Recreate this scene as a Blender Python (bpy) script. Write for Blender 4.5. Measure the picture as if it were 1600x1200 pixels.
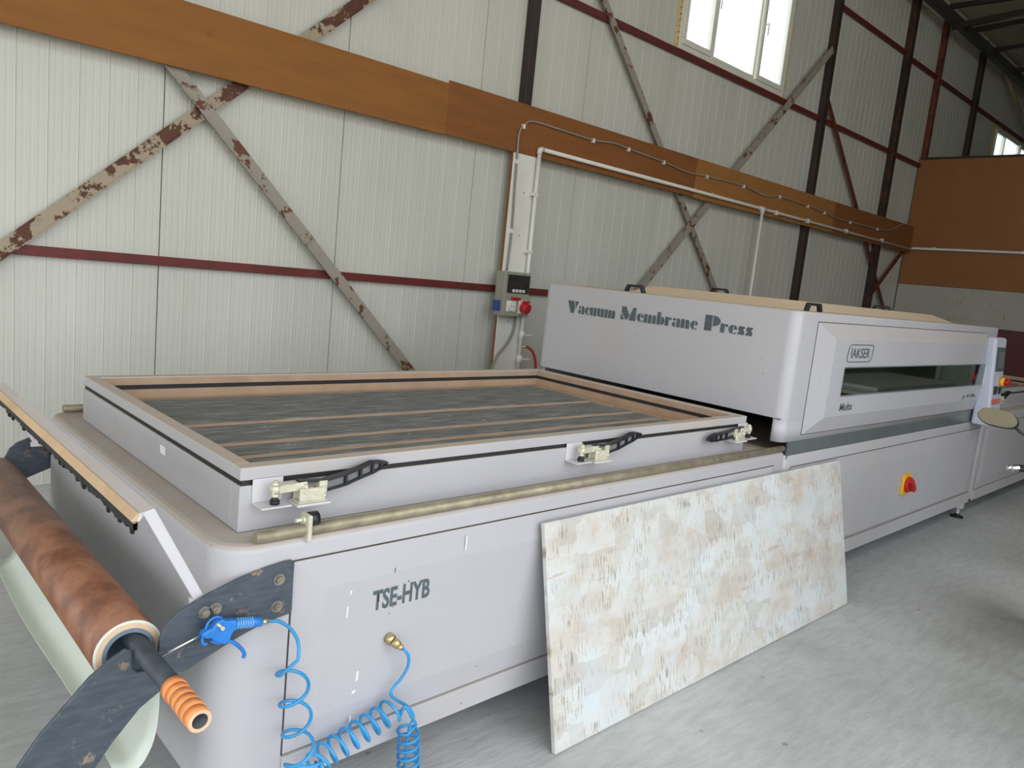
import bpy, bmesh, math, random
from mathutils import Vector, Matrix
random.seed(7)
PI = math.pi
for o in list(bpy.data.objects): bpy.data.objects.remove(o)
scene = bpy.context.scene
COL = scene.collection

# ------------------------------------------------------------------ camera
cam_data = bpy.data.cameras.new('camera'); cam = bpy.data.objects.new('camera', cam_data); COL.objects.link(cam)
cam_data.sensor_width = 36.0; cam_data.lens = 1197.63 / 1600 * 36.0
cam_data.clip_start = 0.05; cam_data.clip_end = 300
right = Vector((0.72695141, -0.67917945, 0.10127645)); down = Vector((-0.02480496, -0.17336113, -0.9845459)); fwd = Vector((0.68624074, 0.71320488, -0.14287214))
m = Matrix((( right.x, -down.x, -fwd.x, -0.7316), ( right.y, -down.y, -fwd.y, -1.6895), ( right.z, -down.z, -fwd.z, 1.55), (0, 0, 0, 1)))
cam.matrix_world = m
scene.camera = cam

# ------------------------------------------------------------------ sky, light, exposure
world = bpy.data.worlds.new('overcast_sky'); scene.world = world; world.use_nodes = True
bg = world.node_tree.nodes['Background']
bg.inputs['Color'].default_value = (0.93, 0.97, 1.0, 1); bg.inputs['Strength'].default_value = 3.0
def portal(name, loc, rot, sx, sy):
    d = bpy.data.lights.new(name, 'AREA'); d.shape = 'RECTANGLE'; d.size = sx; d.size_y = sy
    d.cycles.is_portal = True
    o = bpy.data.objects.new(name, d); COL.objects.link(o); o.location = loc; o.rotation_euler = rot
FY = -3.6                                  # front wall of the hall, behind the photographer
DX0, DX1, DZ1 = -6.6, 4.1, 4.4             # its big open door
portal('door_daylight', ((DX0+DX1)/2, FY, DZ1/2), (PI/2, 0, 0), DX1-DX0, DZ1)
portal('added_high_fill', (2.0, FY, 5.55), (PI/2, 0, 0), 17.0, 1.3)  # unseen high opening added as general fill light
portal('added_side_fill', (-7.0, -0.25, 2.3), (0, -PI/2, 0), 4.6, 6.1)  # unseen side opening added to brighten the left-facing sides
scene.view_settings.view_transform = 'Standard'; scene.view_settings.look = 'None'
scene.view_settings.gamma = 1; scene.view_settings.use_curve_mapping = False
scene.view_settings.exposure = 0.0

# ------------------------------------------------------------------ materials
def lin(c):
    return tuple(((v/255)/12.92 if v/255 <= 0.04045 else ((v/255+0.055)/1.055)**2.4) for v in c) + (1,)
MATS = {}
def new_mat(name):
    mt = bpy.data.materials.new(name); mt.use_nodes = True
    nt = mt.node_tree; MATS[name] = mt
    return mt, nt, nt.nodes['Principled BSDF']
def N(nt, kind, **kw):
    n = nt.nodes.new(kind)
    for k, v in kw.items():
        if k in n.inputs: n.inputs[k].default_value = v
        else: setattr(n, k, v)
    return n
def ramp(nt, fac, stops):
    r = nt.nodes.new('ShaderNodeValToRGB'); e = r.color_ramp.elements
    e[0].position, e[0].color = stops[0][0], stops[0][1]
    e[1].position, e[1].color = stops[-1][0], stops[-1][1]
    for p, c in stops[1:-1]:
        q = e.new(p); q.color = c
    nt.links.new(fac, r.inputs['Fac']); return r
def mix(nt, fac, a, b, mode='MIX'):
    mx = nt.nodes.new('ShaderNodeMix'); mx.data_type = 'RGBA'; mx.blend_type = mode
    for sock, val in ((mx.inputs['Factor'], fac), (mx.inputs[6], a), (mx.inputs[7], b)):
        if isinstance(val, (int, float)): sock.default_value = val
        elif isinstance(val, tuple): sock.default_value = val
        else: nt.links.new(val, sock)
    return mx.outputs[2]
def coords(nt, scale=(1, 1, 1), kind='Object'):
    tc = nt.nodes.new('ShaderNodeTexCoord'); mp = nt.nodes.new('ShaderNodeMapping')
    mp.inputs['Scale'].default_value = scale
    if kind == 'World':
        g = nt.nodes.new('ShaderNodeNewGeometry'); nt.links.new(g.outputs['Position'], mp.inputs['Vector'])
    else: nt.links.new(tc.outputs[kind], mp.inputs['Vector'])
    return mp.outputs['Vector']
def noise(nt, vec, scale, detail=4, rough=0.55):
    n = N(nt, 'ShaderNodeTexNoise', Scale=scale, Detail=detail, Roughness=rough)
    nt.links.new(vec, n.inputs['Vector']); return n.outputs['Fac']
W = (1, 1, 1, 1); K = (0, 0, 0, 1)
def plain(name, c, rough=0.5, metal=0.0, var=0.12, scale=8, bump=0.0, bscale=60, spec=0.5):
    mt, nt, b = new_mat(name)
    v = coords(nt, kind='World'); f = noise(nt, v, scale)
    c = lin(c); lo = tuple(x*(1-var) for x in c[:3])+(1,); hi = tuple(min(1, x*(1+var)) for x in c[:3])+(1,)
    r = ramp(nt, f, [(0.3, lo), (0.7, hi)])
    nt.links.new(r.outputs['Color'], b.inputs['Base Color'])
    b.inputs['Roughness'].default_value = rough; b.inputs['Metallic'].default_value = metal
    b.inputs['Specular IOR Level'].default_value = spec
    if bump:
        bp = N(nt, 'ShaderNodeBump', Strength=bump, Distance=0.004)
        nt.links.new(noise(nt, v, bscale), bp.inputs['Height']); nt.links.new(bp.outputs['Normal'], b.inputs['Normal'])
    return mt
def dusty(name, c, dust=(186, 160, 132), rough=0.38, metal=0.0, amount=0.75, specks=True, side=0.25):
    """powder-coated sheet metal; sanding dust lies on the upward faces and in a few smears"""
    mt, nt, b = new_mat(name)
    v = coords(nt, kind='World')
    g = nt.nodes.new('ShaderNodeNewGeometry'); sx = nt.nodes.new('ShaderNodeSeparateXYZ'); nt.links.new(g.outputs['True Normal'], sx.inputs[0])
    up = ramp(nt, sx.outputs['Z'], [(0.25, K), (0.75, (amount,)*3+(1,))])
    nz = ramp(nt, noise(nt, v, 5, 5), [(0.3, (0.55,)*3+(1,)), (0.65, W)])
    upn = mix(nt, 1.0, up.outputs['Color'], nz.outputs['Color'], 'MULTIPLY')
    sm = ramp(nt, noise(nt, v, 2.2, 6, 0.6), [(0.52, K), (0.75, (side,)*3+(1,))])
    f = mix(nt, 1.0, upn, sm.outputs['Color'], 'SCREEN')
    c1 = lin(c); c2 = tuple(x*0.93 for x in c1[:3])+(1,)
    base = ramp(nt, noise(nt, v, 1.3, 3), [(0.3, c2), (0.7, c1)]).outputs['Color']
    if specks:
        vo = N(nt, 'ShaderNodeTexVoronoi', Scale=22.0); nt.links.new(v, vo.inputs['Vector'])
        sp = ramp(nt, vo.outputs['Distance'], [(0.05, W), (0.085, K)])
        msk = ramp(nt, noise(nt, v, 4.1, 2), [(0.56, K), (0.62, W)])
        sf = mix(nt, 1.0, sp.outputs['Color'], msk.outputs['Color'], 'MULTIPLY')
        base = mix(nt, sf, base, lin((128, 92, 66)))
    fin = mix(nt, f, base, lin(dust))
    nt.links.new(fin, b.inputs['Base Color'])
    rr = nt.nodes.new('ShaderNodeMapRange'); nt.links.new(f, rr.inputs['Value']); rr.inputs['To Min'].default_value = rough; rr.inputs['To Max'].default_value = 0.85
    nt.links.new(rr.outputs['Result'], b.inputs['Roughness']); b.inputs['Metallic'].default_value = metal
    return mt

PAINT = dusty('lavender_grey_paint', (182, 181, 186), dust=(180, 164, 144))
PAINT_D = dusty('dust_smeared_paint', (182, 180, 183), dust=(188, 168, 144), amount=0.7, specks=False, side=0.75)
PAINT_W = dusty('pale_paint', (206, 205, 210), amount=0.3, specks=False)
PAINT_BRIGHT = dusty('pale_lavender_paint', (192, 197, 214), amount=0.3, specks=False, side=0.05)
DUSTLID = dusty('dust_covered_sheet', (196, 180, 158), dust=(200, 178, 150), amount=0.9, specks=False, side=0.6, rough=0.7)
TRAYIN = plain('tan_dusty_tray', (172, 146, 122), 0.85, var=0.1)
STRIP = plain('stainless_strip', (122, 130, 132), 0.3, 0.45, 0.12, 3)
RUBBER = plain('black_rubber', (30, 30, 32), 0.6)
BLACKP = plain('black_plastic', (32, 33, 38), 0.4, var=0.1)
DARK = plain('dark_inside', (22, 22, 24), 0.8)
ZINC = plain('zinc_steel', (208, 205, 186), 0.32, 0.3, 0.15, 30)
STEELG = plain('grey_steel', (150, 150, 150), 0.35, 0.8)
ROD = plain('grimy_rod', (150, 142, 120), 0.42, 0.3, 0.3, 18)
CHROME = plain('chrome', (225, 228, 230), 0.12, 1.0, 0.03)
WHITEP = plain('white_plastic', (226, 224, 216), 0.45, var=0.04)
GREYP = plain('grey_green_plastic', (150, 150, 134), 0.5, var=0.06)
BEIGEP = plain('beige_plastic', (200, 192, 165), 0.5, var=0.06)
RED = plain('red_plastic', (190, 34, 36), 0.4)
YELLOW = plain('yellow_plastic', (236, 180, 40), 0.45)
BLUEP = plain('blue_plastic', (40, 122, 205), 0.3, var=0.08, scale=30)
BLUEH = plain('blue_hose', (52, 146, 204), 0.25, var=0.25, scale=14)
NAVY = plain('navy_plastic', (50, 74, 140), 0.45)
ORANGE = plain('orange_tape', (244, 152, 92), 0.55, var=0.22, scale=25)
INK = plain('slate_print', (78, 90, 96), 0.5, var=0.15, scale=14)
SCREEN = plain('dim_screen', (110, 120, 120), 0.15)
BRASS = plain('brass', (206, 186, 140), 0.32, 0.75, 0.15, 40)
MEMBRANE = plain('pale_membrane', (212, 220, 210), 0.38, var=0.03, scale=3)
CARD = plain('paper_roll_edge', (214, 186, 156), 0.7, var=0.08, scale=40)
CORE = plain('grey_core_tube', (110, 126, 140), 0.55)
TAPE = plain('dark_taped_pipe', (56, 62, 70), 0.5, var=0.3, scale=22)
CONDUIT = plain('grey_cable', (140, 136, 126), 0.55)
REDHOSE = plain('red_hose', (176, 48, 52), 0.4)
FOAM = plain('yellow_foam', (206, 178, 120), 0.9, bump=0.6, bscale=90)
PVC = plain('white_pvc_frame', (226, 224, 212), 0.4, var=0.04)
GIRT = plain('red_oxide_steel', (98, 34, 30), 0.55, 0.0, 0.2, 6)
COLM = plain('dark_brown_steel', (50, 38, 32), 0.5, 0.0, 0.2, 4)
ROOFM = plain('roof_sheet', (190, 182, 160), 0.7, var=0.05)
BURG = plain('burgundy_panel', (92, 32, 40), 0.45, var=0.06)
def mat_stained():
    mt, nt, b = new_mat('stained_pale_board')
    v = coords(nt, kind='World'); vd = coords(nt, (1, 7, 1.6), 'World')
    base = ramp(nt, noise(nt, v, 2.5, 4), [(0.3, lin((168, 166, 156))), (0.7, lin((180, 178, 170)))])
    d = ramp(nt, noise(nt, vd, 2.6, 4), [(0.64, K), (0.72, (0.6,)*3+(1,))])
    nt.links.new(mix(nt, d.outputs['Color'], base.outputs['Color'], lin((146, 118, 86))), b.inputs['Base Color']); b.inputs['Roughness'].default_value = 0.65
    return mt
PARTW = mat_stained()
PARTB = plain('brown_hardboard', (146, 96, 54), 0.6, var=0.08, scale=2)

def mat_slat():
    mt, nt, b = new_mat('dusty_black_slat')
    v = coords(nt, (1, 9, 9), 'World')
    f = noise(nt, v, 6, 6, 0.65)
    r = ramp(nt, f, [(0.30, lin((74, 77, 78))), (0.52, lin((112, 115, 114))), (0.7, lin((152, 151, 146)))])
    v2 = coords(nt, kind='World'); s = ramp(nt, noise(nt, v2, 26, 3), [(0.68, K), (0.74, (0.7,)*3+(1,))])
    nt.links.new(mix(nt, s.outputs['Color'], r.outputs['Color'], lin((196, 190, 178))), b.inputs['Base Color'])
    b.inputs['Roughness'].default_value = 0.75
    return mt
SLAT = mat_slat()
def mat_rust(name, paint, rust, cover, rough=0.6):
    mt, nt, b = new_mat(name)
    v = coords(nt, kind='World')
    f = noise(nt, v, 9, 6, 0.65)
    m1 = ramp(nt, f, [(cover, K), (cover+0.03, W)])
    rc = ramp(nt, noise(nt, v, 30, 4), [(0.3, tuple(x*0.55 for x in lin(rust)[:3])+(1,)), (0.7, lin(rust))])
    nt.links.new(mix(nt, m1.outputs['Color'], rc.outputs['Color'], lin(paint)), b.inputs['Base Color'])
    b.inputs['Roughness'].default_value = rough
    return mt
RUSTY = mat_rust('flaking_rusty_steel', (164, 150, 128), (98, 52, 32), 0.5)
GREYBR = mat_rust('grey_steel_angle', (154, 146, 134), (112, 66, 42), 0.41)
REDBR = mat_rust('red_brown_steel', (104, 52, 34), (78, 40, 28), 0.42)
RUSTCOL = mat_rust('rust_column_steel', (74, 40, 28), (48, 34, 28), 0.5)
def mat_plank(name, c):
    mt, nt, b = new_mat(name)
    v = coords(nt, (0.6, 1, 5), 'World'); c = lin(c)
    r = ramp(nt, noise(nt, v, 3, 6, 0.6), [(0.3, tuple(x*0.84 for x in c[:3])+(1,)), (0.72, tuple(x*1.1 for x in c[:3])+(1,))])
    v2 = coords(nt, kind='World'); k = ramp(nt, noise(nt, v2, 7, 2), [(0.74, K), (0.79, (0.5,)*3+(1,))])
    nt.links.new(mix(nt, k.outputs['Color'], r.outputs['Color'], tuple(x*0.45 for x in c[:3])+(1,)), b.inputs['Base Color'])
    b.inputs['Roughness'].default_value = 0.75
    return mt
PLANKS = [mat_plank('fibreboard_%d' % i, c) for i, c in enumerate(((144, 93, 38), (136, 83, 36), (162, 110, 54), (136, 85, 40)))]
def mat_wall():
    mt, nt, b = new_mat('white_sandwich_panel')
    v = coords(nt, (1, 1, 0.35), 'World')
    r = ramp(nt, noise(nt, v, 1.5, 5), [(0.3, lin((196, 196, 186))), (0.7, lin((208, 208, 199)))])
    nt.links.new(r.outputs['Color'], b.inputs['Base Color']); b.inputs['Roughness'].default_value = 0.42
    return mt
WALLM = mat_wall()
def mat_floor():
    mt, nt, b = new_mat('trowelled_concrete')
    v = coords(nt, kind='World'); va = coords(nt, (0.5, 2.2, 1), 'World')
    a = ramp(nt, noise(nt, v, 0.9, 7, 0.62), [(0.3, lin((178, 180, 179))), (0.55, lin((196, 198, 198))), (0.75, lin((208, 210, 210)))])
    d = ramp(nt, noise(nt, va, 14, 4, 0.6), [(0.35, (0.86,)*3+(1,)), (0.6, W)])
    c = mix(nt, 1.0, a.outputs['Color'], d.outputs['Color'], 'MULTIPLY')
    vo = N(nt, 'ShaderNodeTexVoronoi', Scale=5.0); nt.links.new(v, vo.inputs['Vector'])
    s = ramp(nt, vo.outputs['Distance'], [(0.03, (0.6,)*3+(1,)), (0.07, K)])
    c = mix(nt, s.outputs['Color'], c, lin((104, 100, 92)))
    nt.links.new(c, b.inputs['Base Color'])
    b.inputs['Roughness'].default_value = 0.5
    bp = N(nt, 'ShaderNodeBump', Strength=0.35, Distance=0.006)
    nt.links.new(noise(nt, va, 24, 5, 0.6), bp.inputs['Height']); nt.links.new(bp.outputs['Normal'], b.inputs['Normal'])
    return mt
FLOORM = mat_floor()
def mat_board():
    mt, nt, b = new_mat('whitewashed_veneer')
    v = coords(nt, (0.8, 1, 1.3), 'Object')
    base = ramp(nt, noise(nt, v, 3.6, 7, 0.66), [(0.30, lin((188, 174, 156))), (0.44, lin((200, 194, 186))), (0.55, lin((206, 208, 206))), (0.72, lin((200, 210, 216)))])
    # greyish patches where the wash is worn, with squared-off ends
    vo = N(nt, 'ShaderNodeTexVoronoi', Scale=1.0, distance='CHEBYCHEV'); nt.links.new(coords(nt, (9, 1, 11), 'Object'), vo.inputs['Vector'])
    sx = nt.nodes.new('ShaderNodeSeparateColor'); nt.links.new(vo.outputs['Color'], sx.inputs[0])
    pat = ramp(nt, sx.outputs[0], [(0.45, K), (1.0, (0.34,)*3+(1,))])
    c = mix(nt, pat.outputs['Color'], base.outputs['Color'], lin((160, 154, 148)))
    pat2 = ramp(nt, sx.outputs[1], [(0.6, K), (1.0, (0.4,)*3+(1,))])
    c = mix(nt, pat2.outputs['Color'], c, lin((214, 222, 228)))
    # fine broken vertical grain lines
    st = ramp(nt, noise(nt, coords(nt, (150, 1, 16), 'Object'), 1.0, 2, 0.6), [(0.55, K), (0.62, (0.8,)*3+(1,))])
    pm = ramp(nt, noise(nt, v, 6.5, 4), [(0.44, (0.12,)*3+(1,)), (0.60, W)])
    c = mix(nt, mix(nt, 1.0, st.outputs['Color'], pm.outputs['Color'], 'MULTIPLY'), c, lin((134, 118, 102)))
    d2 = ramp(nt, noise(nt, coords(nt, (4, 1, 30), 'Object'), 1.0, 3), [(0.67, K), (0.71, (0.5,)*3+(1,))])
    c = mix(nt, d2.outputs['Color'], c, lin((178, 152, 116)))
    nt.links.new(c, b.inputs['Base Color']); b.inputs['Roughness'].default_value = 0.5
    return mt
BOARDM = mat_board()
def mat_plate():
    mt, nt, b = new_mat('scratched_slate_plate')
    v = coords(nt, kind='World'); vs = coords(nt, (3, 3, 14), 'World')
    base = ramp(nt, noise(nt, vs, 6, 5), [(0.3, lin((60, 68, 78))), (0.7, lin((80, 88, 98)))])
    d = ramp(nt, noise(nt, v, 24, 5, 0.7), [(0.60, K), (0.70, (0.8,)*3+(1,))])
    nt.links.new(mix(nt, d.outputs['Color'], base.outputs['Color'], lin((162, 138, 110))), b.inputs['Base Color'])
    b.inputs['Roughness'].default_value = 0.4
    return mt
PLATE = mat_plate()
def mat_roll():
    mt, nt, b = new_mat('walnut_print_foil')
    v = coords(nt, (6, 5, 6), 'World')
    r = ramp(nt, noise(nt, v, 2.0, 6, 0.6), [(0.25, lin((84, 54, 42))), (0.45, lin((122, 80, 60))), (0.62, lin((146, 102, 78))), (0.8, lin((112, 74, 56)))])
    nt.links.new(r.outputs['Color'], b.inputs['Base Color']); b.inputs['Roughness'].default_value = 0.42
    return mt
FOIL = mat_roll()
def mat_glass(name, tint=(0.9, 0.95, 0.95, 1), rough=0.0):
    mt, nt, b = new_mat(name)
    nt.nodes.remove(b); out = nt.nodes['Material Output']
    t = N(nt, 'ShaderNodeBsdfTransparent', Color=tint); g = N(nt, 'ShaderNodeBsdfGlossy', Roughness=rough)
    ge = nt.nodes.new('ShaderNodeNewGeometry'); dt = N(nt, 'ShaderNodeVectorMath', operation='DOT_PRODUCT')
    nt.links.new(ge.outputs['Incoming'], dt.inputs[0]); nt.links.new(ge.outputs['Normal'], dt.inputs[1])
    ab_ = N(nt, 'ShaderNodeMath', operation='ABSOLUTE'); nt.links.new(dt.outputs['Value'], ab_.inputs[0])
    iv = N(nt, 'ShaderNodeMath', operation='SUBTRACT'); iv.inputs[0].default_value = 1.0; nt.links.new(ab_.outputs[0], iv.inputs[1])
    pw_ = N(nt, 'ShaderNodeMath', operation='POWER'); nt.links.new(iv.outputs[0], pw_.inputs[0]); pw_.inputs[1].default_value = 5.0
    fr = nt.nodes.new('ShaderNodeMapRange'); nt.links.new(pw_.outputs[0], fr.inputs['Value']); fr.inputs['To Min'].default_value = 0.04; fr.inputs['To Max'].default_value = 1.0
    mx = nt.nodes.new('ShaderNodeMixShader')
    nt.links.new(fr.outputs[0], mx.inputs[0]); nt.links.new(t.outputs[0], mx.inputs[1]); nt.links.new(g.outputs[0], mx.inputs[2])
    nt.links.new(mx.outputs[0], out.inputs['Surface'])
    return mt
GLASS = mat_glass('clear_glass')
TINTED = mat_glass('tinted_glass', (0.8, 0.84, 0.84, 1))

# ------------------------------------------------------------------ mesh helpers
LOC = {}
class MB:
    def __init__(s): s.v = []; s.f = []; s.sm = []
    def add(s, vs, fs, smooth=False):
        k = len(s.v); s.v += [tuple(p) for p in vs]
        for f in fs: s.f.append(tuple(i+k for i in f)); s.sm.append(smooth)
        return s
    def box(s, x0, x1, y0, y1, z0, z1):
        return s.add([(x0,y0,z0),(x1,y0,z0),(x1,y1,z0),(x0,y1,z0),(x0,y0,z1),(x1,y0,z1),(x1,y1,z1),(x0,y1,z1)],
                     [(3,2,1,0),(4,5,6,7),(0,1,5,4),(1,2,6,5),(2,3,7,6),(3,0,4,7)])
    def prism(s, poly, axis, a, b, smooth=False):
        """poly in the two other axes (x,y for z; x,z for y; y,z for x)"""
        def P(p, t):
            return {'z': (p[0], p[1], t), 'y': (p[0], t, p[1]), 'x': (t, p[0], p[1])}[axis]
        n = len(poly); vs = [P(p, a) for p in poly] + [P(p, b) for p in poly]
        k = len(s.v); s.v += vs
        s.f.append(tuple(k+i for i in range(n))[::-1]); s.sm.append(False)
        s.f.append(tuple(k+n+i for i in range(n))); s.sm.append(False)
        for i in range(n):
            j = (i+1) % n; s.f.append((k+i, k+j, k+n+j, k+n+i)); s.sm.append(smooth)
        return s
    def cyl(s, p0, p1, r0, r1=None, n=16, caps=True):
        p0 = Vector(p0); p1 = Vector(p1); r1 = r0 if r1 is None else r1
        d = (p1-p0).normalized(); a = d.orthogonal().normalized(); b = d.cross(a)
        ring = lambda p, r: [p + (a*math.cos(2*PI*i/n) + b*math.sin(2*PI*i/n))*r for i in range(n)]
        k = len(s.v); s.v += [tuple(q) for q in ring(p0, r0)+ring(p1, r1)]
        for i in range(n):
            j = (i+1) % n; s.f.append((k+i, k+j, k+n+j, k+n+i)); s.sm.append(True)
        if caps:
            s.f.append(tuple(k+i for i in range(n))[::-1]); s.sm.append(False)
            s.f.append(tuple(k+n+i for i in range(n))); s.sm.append(False)
        return s
    def pipe(s, p0, p1, ro, ri, n=24):
        """hollow tube"""
        p0 = Vector(p0); p1 = Vector(p1); d = (p1-p0).normalized(); a = d.orthogonal().normalized(); b = d.cross(a)
        k = len(s.v)
        for p, r in ((p0, ro), (p1, ro), (p1, ri), (p0, ri)):
            s.v += [tuple(p + (a*math.cos(2*PI*i/n) + b*math.sin(2*PI*i/n))*r) for i in range(n)]
        for q in range(4):
            for i in range(n):
                j = (i+1) % n; q2 = (q+1) % 4
                s.f.append((k+q*n+i, k+q*n+j, k+q2*n+j, k+q2*n+i)); s.sm.append(q in (0, 2))
        return s
    def tube(s, path, r, n=8, closed=False):
        pts = [Vector(p) for p in path]; k = len(s.v); m = len(pts)
        up = None
        for i, p in enumerate(pts):
            d = (pts[min(i+1, m-1)] - pts[max(i-1, 0)]).normalized()
            if up is None: up = d.orthogonal().normalized()
            a = (up - d*up.dot(d))
            a = a.normalized() if a.length > 1e-6 else d.orthogonal().normalized()
            up = a; b = d.cross(a); rr = r[i] if isinstance(r, (list, tuple)) else r
            s.v += [tuple(p + (a*math.cos(2*PI*j/n) + b*math.sin(2*PI*j/n))*rr) for j in range(n)]
        for i in range(m-1):
            for j in range(n):
                j2 = (j+1) % n
                s.f.append((k+i*n+j, k+i*n+j2, k+(i+1)*n+j2, k+(i+1)*n+j)); s.sm.append(True)
        s.f.append(tuple(k+j for j in range(n))[::-1]); s.sm.append(False)
        s.f.append(tuple(k+(m-1)*n+j for j in range(n))); s.sm.append(False)
        return s
    def bar(s, p0, p1, w, t, side):
        """rectangular bar between two points; side = direction of its width"""
        p0 = Vector(p0); p1 = Vector(p1); d = (p1-p0).normalized(); a = Vector(side); a = (a-d*a.dot(d)).normalized(); b = d.cross(a)
        vs = []
        for p in (p0, p1):
            for sa, sb in ((-1,-1),(1,-1),(1,1),(-1,1)): vs.append(p + a*sa*w/2 + b*sb*t/2)
        return s.add(vs, [(3,2,1,0),(4,5,6,7),(0,1,5,4),(1,2,6,5),(2,3,7,6),(3,0,4,7)])
    def build(s, name, mat, parent=None, bevel=0, seg=2, smooth=None):
        me = bpy.data.meshes.new(name)
        off = LOC.get(parent.name, Vector()) if parent else Vector()
        me.from_pydata([tuple(Vector(v)-off) for v in s.v], [], s.f)
        for i, p in enumerate(me.polygons): p.use_smooth = s.sm[i] if smooth is None else smooth
        b = bmesh.new(); b.from_mesh(me); bmesh.ops.recalc_face_normals(b, faces=b.faces); b.to_mesh(me); b.free()
        me.materials.append(mat); me.update()
        o = bpy.data.objects.new(name, me); COL.objects.link(o)
        if parent: o.parent = parent; LOC[o.name] = off
        if bevel:
            md = o.modifiers.new('edge', 'BEVEL'); md.width = bevel; md.segments = seg; md.limit_method = 'ANGLE'; md.angle_limit = math.radians(40)
        return o
def tag(o, label, cat, group=None):
    o['label'] = label; o['category'] = cat
    if group: o['group'] = group
    return o
def thing(name, loc, label=None, cat=None, group=None, kind=None):
    o = bpy.data.objects.new(name, None); COL.objects.link(o); o.location = loc; o.empty_display_size = 0.1
    LOC[o.name] = Vector(loc)
    if label: tag(o, label, cat, group)
    if kind: o['kind'] = kind
    return o
def structure(o): o['kind'] = 'structure'; return o
def copy_tree(o, parent=None):
    c = o.copy(); COL.objects.link(c)
    if parent: c.parent = parent
    for ch in o.children: copy_tree(ch, c)
    return c
def rrect(x0, x1, y0, y1, r, n=6, corners=(1, 1, 1, 1)):
    out = []
    for (cx, cy, a0, on) in ((x0+r, y0+r, PI, corners[0]), (x1-r, y0+r, 1.5*PI, corners[1]), (x1-r, y1-r, 0, corners[2]), (x0+r, y1-r, 0.5*PI, corners[3])):
        if on:
            for i in range(n+1):
                a = a0 + 0.5*PI*i/n; out.append((cx+r*math.cos(a), cy+r*math.sin(a)))
        else: out.append((x0 if cx == x0+r else x1, y0 if cy == y0+r else y1))
    return out
def catmull(pts, n=8):
    P = [Vector(p) for p in pts]; out = []
    for i in range(len(P)-1):
        a, b, c, d = P[max(i-1, 0)], P[i], P[i+1], P[min(i+2, len(P)-1)]
        for k in range(n):
            t = k/n
            out.append(0.5*((2*b) + (c-a)*t + (2*a-5*b+4*c-d)*t*t + (3*b-a-3*c+d)*t**3))
    out.append(P[-1]); return out
def text_mesh(name, s, mat, parent, origin, xdir, updir, height, width=None, bold=0.0, shear=0.0, depth=0.0012):
    cu = bpy.data.curves.new(name, 'FONT'); cu.body = s; cu.offset = bold; cu.shear = shear; cu.resolution_u = 4
    ob = bpy.data.objects.new(name, cu); COL.objects.link(ob)
    bpy.context.view_layer.update()
    me = bpy.data.meshes.new_from_object(ob.evaluated_get(bpy.context.evaluated_depsgraph_get()))
    bpy.data.objects.remove(ob)
    xs = [v.co.x for v in me.vertices]; ys = [v.co.y for v in me.vertices]
    x0, y0 = min(xs), min(ys); sy = height/(max(ys)-y0); sx = (width/(max(xs)-x0)) if width else sy
    X = Vector(xdir).normalized(); U = Vector(updir).normalized(); nrm = X.cross(U); O = Vector(origin)
    off = LOC.get(parent.name, Vector())
    for v in me.vertices: v.co = O + X*(v.co.x-x0)*sx + U*(v.co.y-y0)*sy + nrm*depth - off
    me.materials.clear(); me.materials.append(mat)
    o = bpy.data.objects.new(name, me); COL.objects.link(o); o.parent = parent; LOC[o.name] = off
    return o

# ================================================================== THE SETTING
YW = 3.45
structure(MB().box(-7.8, 24, FY-0.1, YW+0.12, -0.12, 0).build('floor', FLOORM))
structure(MB().box(-60, 50, -50, FY-0.1, -0.12, -0.01).box(-60, -7.8, FY-0.1, 40, -0.12, -0.01).build('ground', plain('dry_yard_earth', (184, 172, 152), 0.9)))
# back wall: sandwich panels 1.256 m wide with shallow ribs, window openings left free
WIN1 = (6.07, 8.32, 4.03, 5.44); WIN2 = (16.5, 19.6, 4.05, 5.33)
wall = thing('wall_back', (0, YW, 0), kind='structure')
def wall_panel(x0, x1, z0, z1):
    p = 0.157; prof = []
    base = -0.256
    k0 = int(math.floor((x0-base)/p)); x = x0
    pts = [(x0+0.002, 0.012), (x0+0.004, 0.0)]
    k = k0
    while base+k*p < x1:
        g = base+k*p
        seq = [(g-0.005, 0.0), (g, -0.0028), (g+0.005, 0.0)]
        for q in (0.25, 0.5, 0.75):
            m_ = g+p*q; seq += [(m_-0.008, 0.0), (m_-0.005, 0.0006), (m_+0.005, 0.0006), (m_+0.008, 0.0)]
        for a in seq:
            if x0+0.006 < a[0] < x1-0.006: pts.append(a)
        k += 1
    pts += [(x1-0.004, 0.0), (x1-0.002, 0.012)]
    vs = []; fs = []
    for a, d in pts: vs += [(a, YW+d, z0), (a, YW+d, z1)]
    for i in range(len(pts)-1): fs.append((2*i, 2*i+2, 2*i+3, 2*i+1))
    MB().add(vs, fs).build('wall_panel', WALLM, wall)
xs = [-7.792+1.256*i for i in range(26)]
for a, b in zip(xs[:-1], xs[1:]):
    cuts = sorted(set([a, b] + [c for w in (WIN1, WIN2) for c in w[:2] if a+0.02 < c < b-0.02]))
    for c, d in zip(cuts[:-1], cuts[1:]):
        hit = [w for w in (WIN1, WIN2) if c >= w[0]-0.03 and d <= w[1]+0.03]
        if hit:
            wall_panel(c, d, 0, hit[0][2]); wall_panel(c, d, hit[0][3], 6.62)
        else: wall_panel(c, d, 0, 6.62)
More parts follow.
